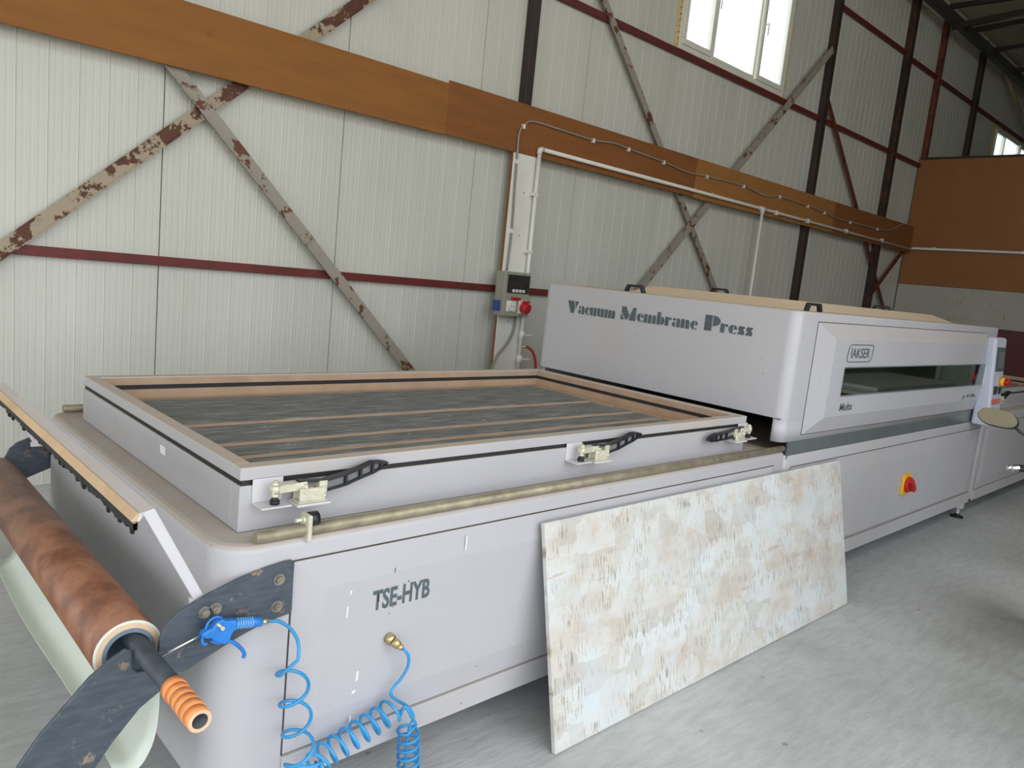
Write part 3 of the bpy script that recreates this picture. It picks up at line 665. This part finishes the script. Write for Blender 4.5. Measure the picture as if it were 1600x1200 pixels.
# fat stencil letters on the hood end
def half(cx, cy, rx, ry, a0, a1, n=10):
    return [(cx+rx*math.cos(a0+(a1-a0)*i/n), cy+ry*math.sin(a0+(a1-a0)*i/n)) for i in range(n+1)]
D = PI/180
GL = {
 'V': (1.0, [[(0, 1), (.56, 1), (.70, .42), (.62, 0), (.34, 0)], [(.66, 1), (1, 1), (.76, .38)]]),
 'M': (1.55, [[(0, .5), (0, 0), (.36, 0)], [(.04, 1), (.46, 1), (.86, .36), (.62, .0), (.42, .08), (.04, .62)], [(.80, .0), (1.45, 0), (1.45, 1), (1.16, 1), (.94, .52)]]),
 'P': (1.2, [[(0, 0), (.56, 0), (.56, 1), (0, 1)], half(.62, .66, .56, .34, -90*D, 90*D)]),
 'a': (.84, [half(.34, .20, .34, .20, 90*D, 270*D), [(.44, 0), (.78, 0), (.78, .52), (.66, .70), (.44, .70)], half(.22, .58, .16, .11, 0, 330*D)]),
 'c': (.62, [half(.36, .35, .36, .35, 90*D, 270*D), half(.42, .48, .18, .18, -20*D, 90*D)+[(.42, .48)], half(.42, .08, .17, .08, -90*D, 60*D)+[(.42, .06)]]),
 'e': (.72, [half(.36, .35, .36, .35, 90*D, 270*D), half(.42, .36, .26, .34, 0, 90*D)+[(.42, .36)], half(.42, .10, .2, .10, -90*D, 40*D)+[(.42, .06)]]),
 'u': (.88, [[(.0, .70), (.36, .70), (.36, .0), (.2, .0), (.06, .1), (0, .22)], [(.43, 0), (.80, 0), (.80, .70), (.43, .70)]]),
 'm': (1.30, [[(0, 0), (.36, 0), (.36, .70), (0, .70)], [(.43, 0), (.78, 0), (.78, .62), (.66, .70), (.43, .66)], [(.85, 0), (1.22, 0), (1.22, .58), (1.08, .70), (.85, .66)]]),
 'n': (.88, [[(0, 0), (.36, 0), (.36, .70), (0, .70)], [(.43, 0), (.80, 0), (.80, .55), (.66, .70), (.43, .66)]]),
 'r': (.66, [[(0, 0), (.36, 0), (.36, .70), (0, .70)], half(.50, .58, .12, .12, 0, 330*D)]),
 'b': (.80, [[(0, 0), (.36, 0), (.36, 1), (0, 1)], half(.42, .34, .34, .34, -90*D, 90*D)]),
 's': (.62, [[(.02, .52), (.16, .70), (.30, .68), (.56, .24), (.54, .08), (.38, 0), (.28, .06), (.06, .40)], half(.44, .58, .12, .10, 0, 330*D), half(.13, .12, .12, .10, 0, 330*D)]),
}
def word(big, small, y_start, y_caps, y_end, z0, hb, hs):
    mb = MB()
    def put(ch, y, sx, h):
        for poly in GL[ch][1]:
            n = len(poly); mb.add([(XH-0.0012, y-px*sx, z0+pz*h) for px, pz in poly], [tuple(range(n))])
    put(big, y_start, (y_start-y_caps)/GL[big][0], hb)
    tot = sum(GL[c][0] for c in small); sx = (y_caps-y_end)/tot; y = y_caps
    for c in small: put(c, y, sx, hs); y -= GL[c][0]*sx
    mb.build('lettering', INK, hood)
word('V', 'acuum', 1.465, 1.375, 1.088, 1.350, 0.072, 0.068)
word('M', 'embrane', 1.051, 0.938, 0.538, 1.354, 0.074, 0.068)
word('P', 'ress', 0.502, 0.408, 0.222, 1.360, 0.080, 0.066)
# control box on the far front corner
cb = MB().add([(5.58, -0.005, 0.80), (5.84, -0.005, 0.80), (5.84, -0.005, 1.445), (5.58, -0.005, 1.445), (5.58, -0.125, 0.80), (5.84, -0.125, 0.80), (5.84, -0.075, 1.445), (5.58, -0.075, 1.445)],
              [(0,1,2,3),(4,5,6,7),(0,4,5,1),(1,5,6,2),(2,6,7,3),(3,7,4,0)]).build('control_box', PAINT_BRIGHT, press, 0.02, 4)
yq = lambda z: -0.125+(z-0.80)/0.645*0.05
MB().add([(5.612, yq(1.2)-0.003, 1.2), (5.815, yq(1.2)-0.003, 1.2), (5.815, yq(1.375)-0.003, 1.375), (5.612, yq(1.375)-0.003, 1.375), (5.612, yq(1.2)+0.002, 1.2), (5.815, yq(1.2)+0.002, 1.2), (5.815, yq(1.375)+0.002, 1.375), (5.612, yq(1.375)+0.002, 1.375)], [(0,1,2,3),(0,4,5,1),(1,5,6,2),(2,6,7,3),(3,7,4,0)]).build('touchscreen_frame', plain('slate_bezel', (84, 92, 96), 0.4), cb)
MB().add([(5.64, yq(1.225)-0.0045, 1.225), (5.80, yq(1.225)-0.0045, 1.225), (5.80, yq(1.345)-0.0045, 1.345), (5.64, yq(1.345)-0.0045, 1.345)], [(0,1,2,3)]).build('touchscreen', SCREEN, cb)
yz = yq(1.12)
MB().cyl((5.76, yz, 1.125), (5.76, yz-0.03, 1.125), 0.032, n=20).build('emergency_stop_base', YELLOW, cb)
MB().cyl((5.76, yz-0.03, 1.125), (5.76, yz-0.062, 1.125), 0.022, 0.03, n=20).build('emergency_stop_button', RED, cb, 0.004)
MB().box(5.62, 5.65, yq(1.05)-0.016, yq(1.05), 1.035, 1.095).build('key_switch', BLACKP, cb, 0.003)
MB().box(5.73, 5.76, yq(1.05)-0.014, yq(1.05), 1.035, 1.085).build('push_button', BLACKP, cb, 0.003)
MB().add([(5.60, yq(0.96)-0.0022, 0.96), (5.80, yq(0.96)-0.0022, 0.96), (5.80, yq(1.0)-0.0022, 1.0), (5.60, yq(1.0)-0.0022, 1.0)], [(0,1,2,3)]).build('red_sticker', plain('faded_red_sticker', (208, 108, 92), 0.5), cb)
# main switch
ms = MB().box(4.36, 4.49, -0.030, -0.013, 0.415, 0.545).build('main_switch', YELLOW, press, 0.005)
MB().cyl((4.425, -0.03, 0.48), (4.425, -0.05, 0.48), 0.05, n=24).bar((4.39, -0.062, 0.515), (4.46, -0.062, 0.445), 0.03, 0.03, (1, 0, 1)).build('switch_knob', RED, ms, 0.003)

# ---------------- roll holder on the left end
pl = [(0.186, 0.776), (0.188, 0.645), (0.18, 0.637), (0.15, 0.634), (0.10, 0.624), (0.053, 0.610), (-0.043, 0.572), (-0.097, 0.549), (-0.131, 0.525), (-0.174, 0.497), (-0.23, 0.433), (-0.262, 0.387), (-0.30, 0.31), (-0.325, 0.23), (-0.345, 0.185), (-0.385, 0.165), (-0.425, 0.18), (-0.45, 0.22), (-0.452, 0.27), (-0.44, 0.35), (-0.409, 0.446), (-0.37, 0.503), (-0.315, 0.562), (-0.278, 0.603), (-0.235, 0.634), (-0.207, 0.648), (-0.195, 0.643), (-0.1925, 0.60), (-0.182, 0.588), (-0.165, 0.585), (-0.148, 0.590), (-0.138, 0.605), (-0.136, 0.653), (-0.12, 0.687), (-0.094, 0.710), (-0.026, 0.738), (0.045, 0.760), (0.115, 0.774), (0.16, 0.780), (0.18, 0.780)]
for y0, y1, by in ((-0.014, -0.003, -0.014), (1.683, 1.694, None)):
    br = MB().prism(pl, 'y', y0, y1).build('roll_bracket', PLATE, press, 0.0015, 1)
    if by is not None:
        for x, z in ((0.146, 0.738), (0.144, 0.667), (-0.037, 0.695), (-0.012, 0.698)):
            bb = MB().cyl((x, by, z), (x, by-0.003, z), 0.0152, n=20).cyl((x, by-0.003, z), (x, by-0.006, z), 0.012, n=20).build('washer', STEELG, br)
            MB().cyl((x, by-0.006, z), (x, by-0.013, z), 0.0095, n=6).cyl((x, by-0.013, z), (x, by-0.016, z), 0.004, n=10).build('bolt', ROD, br)
# cutting bar: an angle profile across the end with a brush under it, carried by two bent arms
ab = thing('tension_bar', (-0.16, 0.8, 0.95)); ab.parent = press; ab.location = Vector((-0.16, 0.8, 0.95))-Vector((3.0, 0.8, 0))
bar = MB().prism([(-0.150, 0.958), (-0.150, 0.950), (-0.172, 0.942), (-0.180, 0.930), (-0.186, 0.932), (-0.179, 0.949)], 'y', 0.012, 1.62).build('bar_profile', PAINT_W, ab)
MB().prism([(-0.1805, 0.9290), (-0.1865, 0.9315), (-0.1795, 0.9490), (-0.1825, 0.9500), (-0.1975, 0.934), (-0.1915, 0.926)], 'y', 0.013, 1.618).build('bar_edge', plain('tan_dusty_edge', (206, 176, 142), 0.7), ab)
for y0, y1 in ((0.006, 0.018), (1.612, 1.624)):
    MB().prism([(-0.150, 0.958), (-0.176, 0.951), (-0.052, 0.716), (-0.029, 0.722)], 'y', y0, y1).box(-0.062, -0.012, y0-0.002, y1+0.004, 0.707, 0.724).build('arm', PAINT_W, ab, 0.002)
bs = MB(); rnd = random.Random(3); y = 0.01
prev = 0.018
vs = []; n_ = 150
for i in range(n_):
    y = 0.01+1.6*i/(n_-1); l = 0.016+0.012*rnd.random()+(0.012 if rnd.random() < 0.15 else 0)
    vs += [(-0.194, y, 0.930), (-0.183, y, 0.930), (-0.184, y, 0.930-l), (-0.192, y, 0.930-l*0.9)]
bs.add(vs, [f for i in range(n_-1) for f in ((4*i, 4*i+1, 4*i+5, 4*i+4), (4*i+1, 4*i+2, 4*i+6, 4*i+5), (4*i+2, 4*i+3, 4*i+7, 4*i+6), (4*i+3, 4*i, 4*i+4, 4*i+7))])
bs.build('brush_strip', RUBBER, ab)

# ---------------- foil roll and its mandrel
RX, RZ = -0.187, 0.617
roll = thing('foil_roll', (RX, 0.8, RZ), 'brown wood-print foil roll with pale film hanging below', 'roll')
MB().pipe((RX, 0.035, RZ), (RX, 1.56, RZ), 0.074, 0.062, 40).build('wound_foil', FOIL, roll)
MB().pipe((RX, 0.0335, RZ), (RX, 0.06, RZ), 0.0735, 0.066, 40).build('foil_edge', MEMBRANE, roll)
MB().pipe((RX, 0.032, RZ), (RX, 0.06, RZ), 0.068, 0.0545, 40).build('paper_edge', CARD, roll)
MB().pipe((RX, 0.028, RZ), (RX, 1.57, RZ), 0.056, 0.0475, 40).build('core_tube', CORE, roll)
prof = catmull([(RX+0.0745, 0, RZ+0.01), (RX+0.074, 0, 0.52), (-0.114, 0, 0.43), (-0.124, 0, 0.365), (-0.148, 0, 0.318), (-0.178, 0, 0.302), (-0.205, 0, 0.310)], 6)
vs = []; ny = 24
for j in range(ny+1):
    y = 0.04+1.49*j/ny
    for p in prof:
        k_ = max(0, (0.55-p.z)/0.25); vs.append((p.x+0.006*math.sin(y*5)*k_, y, p.z+0.004*math.sin(y*3.1)*k_))
n_ = len(prof)
o = MB().add(vs, [(j*n_+i, j*n_+i+1, (j+1)*n_+i+1, (j+1)*n_+i) for j in range(ny) for i in range(n_-1)], True).build('hanging_film', MEMBRANE, roll)
md = o.modifiers.new('thickness', 'SOLIDIFY'); md.thickness = 0.0012
mp = thing('mandrel_pipe', (-0.172, 0.6, 0.61), 'dark taped steel pipe with orange end through the foil roll', 'pipe')
MB().pipe((-0.168, -0.33, 0.633), (-0.168, 1.75, 0.62), 0.0215, 0.016, 20).build('pipe', TAPE, mp)
og = MB()
for i in range(6): og.pipe((-0.168, -0.332+0.024*i, 0.633), (-0.168, -0.332+0.024*(i+1), 0.633), 0.0238+0.0007*(i % 2)+0.0004*(i % 3), 0.0206, 24)
og.build('orange_grip', ORANGE, mp)
MB().pipe((-0.168, -0.3335, 0.633), (-0.168, -0.3305, 0.633), 0.0226, 0.0158, 24).build('pipe_rim', CARD, mp)

# ================================================================== TRAYS
def make_tray(label, group):
    t = thing('membrane_tray', (1.3, 0.8, ZT), label, 'tray', group)
    x0, x1, y0, y1 = 0.085, 2.535, 0.10, 1.50
    zl, zg, zf = 0.952, 0.966, 1.0
    w = 0.045
    def frame(za, zb, w, g=0):
        return MB().box(x0+g, x1-g, y0+g, y0+w, za, zb).box(x0+g, x1-g, y1-w, y1-g, za, zb).box(x0+g, x0+w, y0+w, y1-w, za, zb).box(x1-w, x1-g, y0+w, y1-w, za, zb)
    frame(ZT+0.001, zl, 0.05).build('lower_box', PAINT, t, 0.003)
    frame(zl, zg, 0.052, 0.005).build('rubber_gasket', RUBBER, t)
    frame(zg, zf, w).build('upper_frame', PAINT_D, t, 0.003)
    MB().box(x0+0.05, x1-0.05, y0+0.05, y1-0.05, 0.88, 0.916).build('tray_floor', TRAYIN, t)
    MB().box(x0+0.05, x1-0.05, y1-0.056, y1-0.0505, 0.916, 0.951).box(x1-0.056, x1-0.0505, y0+0.05, y1-0.05, 0.916, 0.951).build('inner_lining', TRAYIN, t)
    MB().box(x0+w, x1-w, y1-w-0.0015, y1-w-0.0002, zg+0.002, zf-0.004).box(x1-w-0.0015, x1-w-0.0002, y0+w, y1-w, zg+0.002, zf-0.004).build('frame_lining', TRAYIN, t)
    for a, b, xe in ((1.262, 1.118, 2.27), (1.112, 0.968, 2.28), (0.962, 0.842, 2.27), (0.790, 0.684, 2.24), (0.677, 0.566, 2.27), (0.520, 0.414, 2.26), (0.370, 0.262, 2.26)):
        xa = 0.20+random.uniform(0, 0.012)
        sl = MB().box(xa, xe, b, a, 0.916, 0.941).build('slat', TRAYIN, t)
        MB().box(xa, xe, b, a, 0.941, 0.9445).build('slat_top', SLAT, sl)
    MB().box(0.083, 0.0845, 0.62, 0.66, 0.905, 0.93).build('bare_patch', WCHIP, t)
    for xb, s_ in ((0.162, 1), (1.335, 1), (2.50, -1)):
        X = lambda d: xb+s_*d
        def bx(mb, a, b, *r):
            p, q = sorted((X(a), X(b))); return mb.box(p, q, *r)
        c = MB(); bx(c, 0.068, 0.078, y0-0.052, y0-0.022, 0.910, 0.952); bx(c, 0.09, 0.10, y0-0.052, y0-0.046, 0.912, 0.945); bx(c, 0.06, 0.135, y0-0.056, y0-0.05, 0.909, 0.944)
        bx(c, 0.06, 0.135, y0-0.024, y0-0.018, 0.909, 0.944); bx(c, 0.055, 0.14, y0-0.06, y0-0.014, 0.905, 0.910)
        c.bar((X(-0.012), y0-0.037, 0.946), (X(0.085), y0-0.037, 0.950), 0.022, 0.02, (0, 0, 1))
        for d, z in ((0.075, 0.935), (0.105, 0.930), (0.128, 0.922), (0.075, 0.950)): c.cyl((X(d), y0-0.061, z), (X(d), y0-0.012, z), 0.006, n=8)
        bx(c, 0.118, 0.142, y0-0.05, y0-0.024, 0.925, 0.958)
        co = c.build('toggle_clamp', ZINC, t, 0.0015, 1)
        b_ = MB().cyl((X(0), y0-0.037, 0.916), (X(0), y0-0.037, 0.970), 0.006, n=10).cyl((X(0), y0-0.037, 0.957), (X(0), y0-0.037, 0.965), 0.011, n=6).cyl((X(0), y0-0.037, 0.927), (X(0), y0-0.037, 0.935), 0.011, n=6).cyl((X(0), y0-0.037, 0.937), (X(0), y0-0.037, 0.957), 0.013, n=12)
        b_.build('pressure_bolt', ZINC, co)
        MB().cyl((X(0), y0-0.037, 0.908), (X(0), y0-0.037, 0.918), 0.0125, n=14).cyl((X(0), y0-0.037, 0.918), (X(0), y0-0.037, 0.927), 0.012, 0.006, n=12).build('rubber_tip', RUBBER, co)
        k = MB(); bx(k, -0.045, 0.038, y0-0.004, y0, 0.905, 0.968); bx(k, -0.045, 0.038, y0-0.06, y0-0.004, 0.9025, 0.9075)
        k.build('catch_plate', PAINT_W, co, 0.002)
        k = MB(); bx(k, 0.05, 0.145, y0-0.066, y0, 0.898, 0.905); k.build('mount_plate', PAINT_W, co, 0.002)
        # black skeleton handle
        h = MB(); yy = y0-0.037; L = [(0.135, 0.928, 0.956), (0.20, 0.938, 0.967), (0.245, 0.952, 0.979), (0.283, 0.962, 0.991), (0.31, 0.972, 0.990), (0.332, 0.980, 0.986)]
        if s_ < 0: L = [(d, lo-0.0-(d-0.135)*0.32, hi-(d-0.135)*0.32) for d, lo, hi in L]
        for (d0, l0, h0), (d1, l1, h1) in zip(L[:-1], L[1:]):
            h.bar((X(d0), yy, l0), (X(d1), yy, l1), 0.022, 0.006, (0, 1, 0)); h.bar((X(d0), yy, h0), (X(d1), yy, h1), 0.022, 0.006, (0, 1, 0))
        for d, lo, hi in L[:-1]: h.bar((X(d), yy, lo), (X(d), yy, hi), 0.022, 0.007, (0, 1, 0))
        h.bar((X(0.06), yy, 0.962), (X(0.14), yy, L[0][2]), 0.018, 0.006, (0, 1, 0))
        ho = h.build('clamp_handle', BLACKP, co)
        poly = [(X(d), lo) for d, lo, hi in L]+[(X(d), hi) for d, lo, hi in L[::-1]]
        MB().prism(poly, 'y', yy-0.002, yy+0.002).build('handle_web', plain('grey_web_%d' % len(MATS), (118, 118, 120), 0.35), ho)
    return t
tray1 = make_tray('dusty grey slatted tray with toggle clamps on the loading cabinet', 'press trays')
tray2 = copy_tree(tray1); tray2.location = (1.3+6.28, 0.8, ZT)
tray2['label'] = 'far slatted tray beyond the control box at the right edge'

# ================================================================== LEANING BOARD
bd = Vector((0, 0.163, 0.742)).normalized(); L_ = 0.76
me = MB().box(-1.125, 1.125, -0.009, 0.009, 0, L_).build('leaning_board', BOARDM, None, 0.0015, 1)
me.rotation_euler = (-math.atan2(0.163, 0.742), 0, 0); me.location = (2.195, -0.193, 0.003)
tag(me, 'large whitewashed wood-grain board leaning against the press front', 'board')

# ================================================================== AIR GUN AND COILED HOSE
G = (-0.045)
ag = thing('air_gun', (0.02, G, 0.65), 'blue air blow gun hanging on the dark roll bracket', 'air gun')
body = [(-0.057, 0.662), (-0.047, 0.667), (-0.030, 0.672), (-0.025, 0.683), (-0.009, 0.688), (0.0, 0.681), (0.026, 0.676), (0.027, 0.654), (0.018, 0.650), (0.012, 0.639), (0.009, 0.627), (0.0, 0.621), (-0.016, 0.629), (-0.028, 0.638), (-0.036, 0.647), (-0.043, 0.647), (-0.056, 0.654)]
bo = MB().prism(body, 'y', G-0.011, G+0.011).build('body', BLUEP, ag, 0.004, 3)
MB().tube([(0.022, G, 0.6645), (0.072, G, 0.6565), (0.089, G, 0.652), (0.092, G, 0.6515)], [0.0115, 0.0125, 0.0115, 0.009], 16).build('grip', BLUEP, ag)
for k in range(7):
    t_ = k/7; x = 0.028+0.042*t_; z = 0.6636-0.0065*t_
    MB().cyl((x-0.0012, G, z), (x+0.0012, G, z-0.0004), 0.0134, n=16).build('grip_rib', plain('light_blue_rib_%d' % k, (120, 180, 230), 0.4), ag)
MB().tube(catmull([(-0.031, G, 0.637), (-0.016, G, 0.6275), (0.007, G, 0.6255), (0.025, G, 0.615), (0.042, G, 0.597), (0.052, G, 0.579), (0.049, G, 0.570)], 5), 0.0048, 10).build('trigger_lever', BLUEP, ag)
MB().tube(catmull([(-0.046, G, 0.667), (-0.041, G, 0.681), (-0.031, G, 0.690), (-0.019, G, 0.692), (-0.009, G, 0.687)], 5), 0.003, 8).build('hanging_loop', BLUEP, ag)
MB().tube(catmull([(-0.051, G, 0.654), (-0.052, G, 0.640), (-0.047, G, 0.631), (-0.041, G, 0.632)], 5), 0.004, 8).build('hook', BLUEP, ag)
MB().cyl((-0.055, G, 0.657), (-0.146, G+0.012, 0.620), 0.0034, 0.0026, n=10).build('nozzle', CHROME, ag)
MB().cyl((-0.024, G-0.014, 0.681), (-0.011, G-0.014, 0.668), 0.0035, n=8).cyl((-0.012, G-0.010, 0.668), (-0.012, G-0.018, 0.668), 0.005, n=10).build('valve_pin', ZINC, ag)
MB().cyl((0.090, G, 0.652), (0.107, G, 0.649), 0.0075, n=12).build('hose_connector', BRASS, ag)
# one continuous hose
def helix(c0, c1, r, turns, ph, yk=1.0, n=18, flip=1):
    c0 = Vector(c0); c1 = Vector(c1); d = (c1-c0).normalized()
    a = Vector((0, -1, 0)); a = (a-d*a.dot(d)).normalized(); b = d.cross(a); out = []
    for i in range(int(turns*n)+1):
        t = i/(turns*n); an = ph+flip*2*PI*i/n
        out.append(c0.lerp(c1, t)+(a*math.cos(an)*yk+b*math.sin(an))*r)
    return out
hp_ = []
hp_ += catmull([(0.107, -0.045, 0.649), (0.135, -0.045, 0.642), (0.162, -0.05, 0.622), (0.182, -0.055, 0.592), (0.187, -0.062, 0.565), (0.180, -0.075, 0.540)], 5)
hp_ += helix((0.170, -0.062, 0.520), (0.212, -0.062, 0.240), 0.038, 3.2, 0.3*PI, flip=1)[1:]
hp_ += catmull([hp_[-1], (0.232, -0.075, 0.225), (0.262, -0.085, 0.232)], 5)[1:]
hp_ += helix((0.25, -0.07, 0.212), (0.275, -0.06, 0.222), 0.034, 1.5, -0.2*PI)[1:]
hp_ += helix((0.275, -0.055, 0.222), (0.505, -0.055, 0.285), 0.034, 7, 0.3*PI)[1:]
last = hp_[-1]
hp_ += catmull([last, (0.525, -0.08, 0.30), (0.545, -0.09, 0.265), (0.565, -0.09, 0.235)], 5)[1:]
hp_ += helix((0.556, -0.065, 0.215), (0.572, -0.065, 0.06), 0.031, 5.5, 0.1*PI)[1:]
last = hp_[-1]
hp_ += catmull([last, (0.56, -0.06, 0.10), (0.575, -0.045, 0.19), (0.588, -0.045, 0.225), (0.567, -0.045, 0.265), (0.525, -0.045, 0.30), (0.500, -0.045, 0.325), (0.503, -0.045, 0.345), (0.528, -0.045, 0.365), (0.546, -0.05, 0.40), (0.543, -0.055, 0.435), (0.527, -0.058, 0.458), (0.519, -0.056, 0.466)], 5)[1:]
ch = thing('coiled_air_hose', (0.4, -0.05, 0.3), 'blue coiled air hose dangling from brass coupling on press front', 'hose')
MB().tube(hp_, 0.0046, 8).build('hose', BLUEH, ch)
MB().cyl((0.492, -0.0145, 0.492), (0.500, -0.032, 0.485), 0.0155, n=6).cyl((0.500, -0.032, 0.485), (0.511, -0.046, 0.474), 0.0125, n=16).cyl((0.504, -0.037, 0.481), (0.506, -0.040, 0.479), 0.0145, n=16).cyl((0.511, -0.046, 0.474), (0.518, -0.055, 0.467), 0.010, 0.008, n=14).build('coupling', BRASS, ch)

# ================================================================== MOTORBIKE at the right edge (only its mirror and bar end show)
mb_ = thing('motorbike', (3.75, -1.05, 0), 'parked motorbike at the right edge, mirror and bar end showing', 'motorbike')
hd = Vector((math.cos(0.42), math.sin(0.42), 0)); lf = Vector((-hd.y, hd.x, 0)); B0 = Vector((3.60, -1.13, 0))
BP = lambda f_, l_, z: B0+hd*f_+lf*l_+Vector((0, 0, z))
MB().tube([BP(-0.08, 0.375, 0.90), BP(-0.05, 0.27, 0.905)], 0.017, 14).build('left_grip', BLACKP, mb_)
MB().cyl(BP(-0.088, 0.402, 0.897), BP(-0.08, 0.37, 0.90), 0.017, n=14).cyl(BP(-0.092, 0.418, 0.896), BP(-0.088, 0.402, 0.897), 0.013, n=12).build('bar_end', CHROME, mb_, 0.003)
MB().tube([BP(-0.08, -0.375, 0.90), BP(-0.05, -0.27, 0.905)], 0.017, 14).build('right_grip', BLACKP, mb_)
MB().tube(catmull([BP(-0.05, 0.27, 0.905), BP(-0.01, 0.15, 0.93), BP(0.02, 0, 0.935), BP(-0.01, -0.15, 0.93), BP(-0.05, -0.27, 0.905)], 5), 0.011, 10).build('handlebar', STEELG, mb_)
for s_ in (1, -1):
    mc = Vector((3.395, -0.70, 1.11)) if s_ > 0 else BP(-0.02, -0.42, 1.11)
    u = Vector((-0.04, -1.0, -0.02)).normalized() if s_ > 0 else -lf
    nrm = Vector((-0.93, 0.04, 0.36)) if s_ > 0 else Vector((-0.90, -0.40, 0.30)); nrm = (nrm-u*nrm.dot(u)).normalized(); vv = nrm.cross(u); vv = vv if vv.z > 0 else -vv
    ol = [(-0.088, 0.004), (-0.070, 0.032), (-0.03, 0.040), (0.04, 0.036), (0.072, 0.016), (0.085, -0.012), (0.068, -0.036), (0.02, -0.042), (-0.04, -0.038), (-0.075, -0.018)]
    ol = [(p.x, p.y) for p in catmull([(a, b, 0) for a, b in ol+ol[:1]], 4)[:-1]]
    def lay(sc, d): return [mc+u*a*sc+vv*b*sc+nrm*d for a, b in ol]
    n = len(ol)
    MB().add(lay(1, 0.006)+lay(1.04, -0.006)+lay(0.7, -0.03), [tuple(range(2*n, 3*n))[::-1]]+[(k*n+i, k*n+(i+1) % n, (k+1)*n+(i+1) % n, (k+1)*n+i) for k in range(2) for i in range(n)], True).build('mirror_shell', BLACKP, mb_)
    MB().add(lay(0.985, 0.0065)+lay(0.90, 0.0068)+lay(0.985, 0.004), [(i, (i+1) % n, n+(i+1) % n, n+i) for i in range(n)]).build('mirror_rim', CHROME, mb_)
    MB().add(lay(0.92, 0.0062), [tuple(range(n))]).build('mirror_glass', CHROME, mb_)
    e0 = mc+u*0.07-vv*0.02-nrm*0.012
    MB().tube(catmull([e0, e0+u*0.05-Vector((0, 0, 0.03)), BP(-0.03, 0.2*s_, 1.0), BP(-0.02, 0.18*s_, 0.93)], 5), 0.007, 8).build('mirror_stem', BLACKP, mb_)
MB().tube([BP(0.02, 0, 0.95), BP(0.10, 0, 0.72)], 0.03, 12).build('steering_head', BLACKP, mb_)
for s_ in (0.08, -0.08): MB().tube([BP(0.05, s_, 0.85), BP(0.24, s_, 0.30)], 0.018, 12).build('fork_leg', STEELG, mb_)
def wheel(c, r):
    w_ = MB(); nn, mm = 40, 10; vs = []; fs = []
    for i in range(nn):
        a = 2*PI*i/nn
        for j in range(mm):
            b = 2*PI*j/mm; rr = r-0.05+0.05*math.cos(b)
            vs.append(c+hd*rr*math.cos(a)+Vector((0, 0, rr*math.sin(a)))+lf*0.045*math.sin(b))
    for i in range(nn):
        for j in range(mm): fs.append((i*mm+j, i*mm+(j+1) % mm, ((i+1) % nn)*mm+(j+1) % mm, ((i+1) % nn)*mm+j))
    w_.add(vs, fs, True); t_ = w_.build('tyre', RUBBER, mb_)
    h_ = MB().cyl(c-lf*0.06, c+lf*0.06, 0.05, n=20)
    for k in range(8):
        a = 2*PI*k/8; h_.bar(c, c+hd*(r-0.09)*math.cos(a)+Vector((0, 0, (r-0.09)*math.sin(a))), 0.02, 0.012, lf)
    h_.build('hub', STEELG, mb_)
wheel(BP(0.24, 0, 0.29), 0.29); wheel(BP(-0.98, 0, 0.29), 0.29)
MB().tube(catmull([BP(0.10, 0, 0.72), BP(-0.15, 0, 0.68), BP(-0.45, 0, 0.42), BP(-0.98, 0, 0.29)], 5), 0.03, 10).build('frame', BLACKP, mb_)
MB().tube(catmull([BP(0.06, 0, 0.76), BP(-0.12, 0, 0.80), BP(-0.36, 0, 0.76)], 5), [0.06+0.07*math.sin(PI*i/10) for i in range(11)], 16).build('fuel_tank', plain('dark_blue_tank', (36, 42, 60), 0.25), mb_)
MB().tube(catmull([BP(-0.34, 0, 0.75), BP(-0.65, 0, 0.74), BP(-1.05, 0, 0.78)], 5), [0.08+0.03*math.sin(PI*i/10) for i in range(11)], 16).build('seat', BLACKP, mb_)
MB().cyl(BP(-0.25, -0.12, 0.40), BP(-0.25, 0.12, 0.40), 0.12, n=20).cyl(BP(-0.2, 0, 0.45), BP(-0.1, 0, 0.62), 0.075, n=16).build('engine', STEELG, mb_)
MB().tube([BP(-0.35, 0.1, 0.30), BP(-0.32, 0.22, 0.012)], 0.012, 8).build('side_stand', BLACKP, mb_)
MB().tube([BP(-0.30, 0.12, 0.29), BP(-0.30, 0.27, 0.29)], 0.014, 10).build('footpeg', RUBBER, mb_)

# ================================================================== trestle and white panels added out of view for the viewing window to reflect
for i, (z, dx) in enumerate(((0.62, 0.0), (0.66, 0.05), (0.70, -0.04))):
    tag(MB().box(7.7+dx, 10.2+dx, -2.4, -1.55, z, z+0.038).build('reflection_panel', WHITEP, None, 0.003), ('lowest', 'middle', 'topmost')[i]+' white panel added out of view for the viewing window to reflect', 'panel', 'white panels added for reflection')
tr = thing('reflection_trestle', (9.0, -2.0, 0), 'wooden trestle added out of view under the reflected white panels', 'trestle')
for x in (8.1, 9.9):
    MB().box(x-0.04, x+0.04, -2.4, -1.55, 0.54, 0.619).build('cross_beam', PLANKS[2], tr)
    for y in (-2.33, -1.62): MB().box(x-0.035, x+0.035, y-0.035, y+0.035, 0, 0.54).build('leg', PLANKS[2], tr)
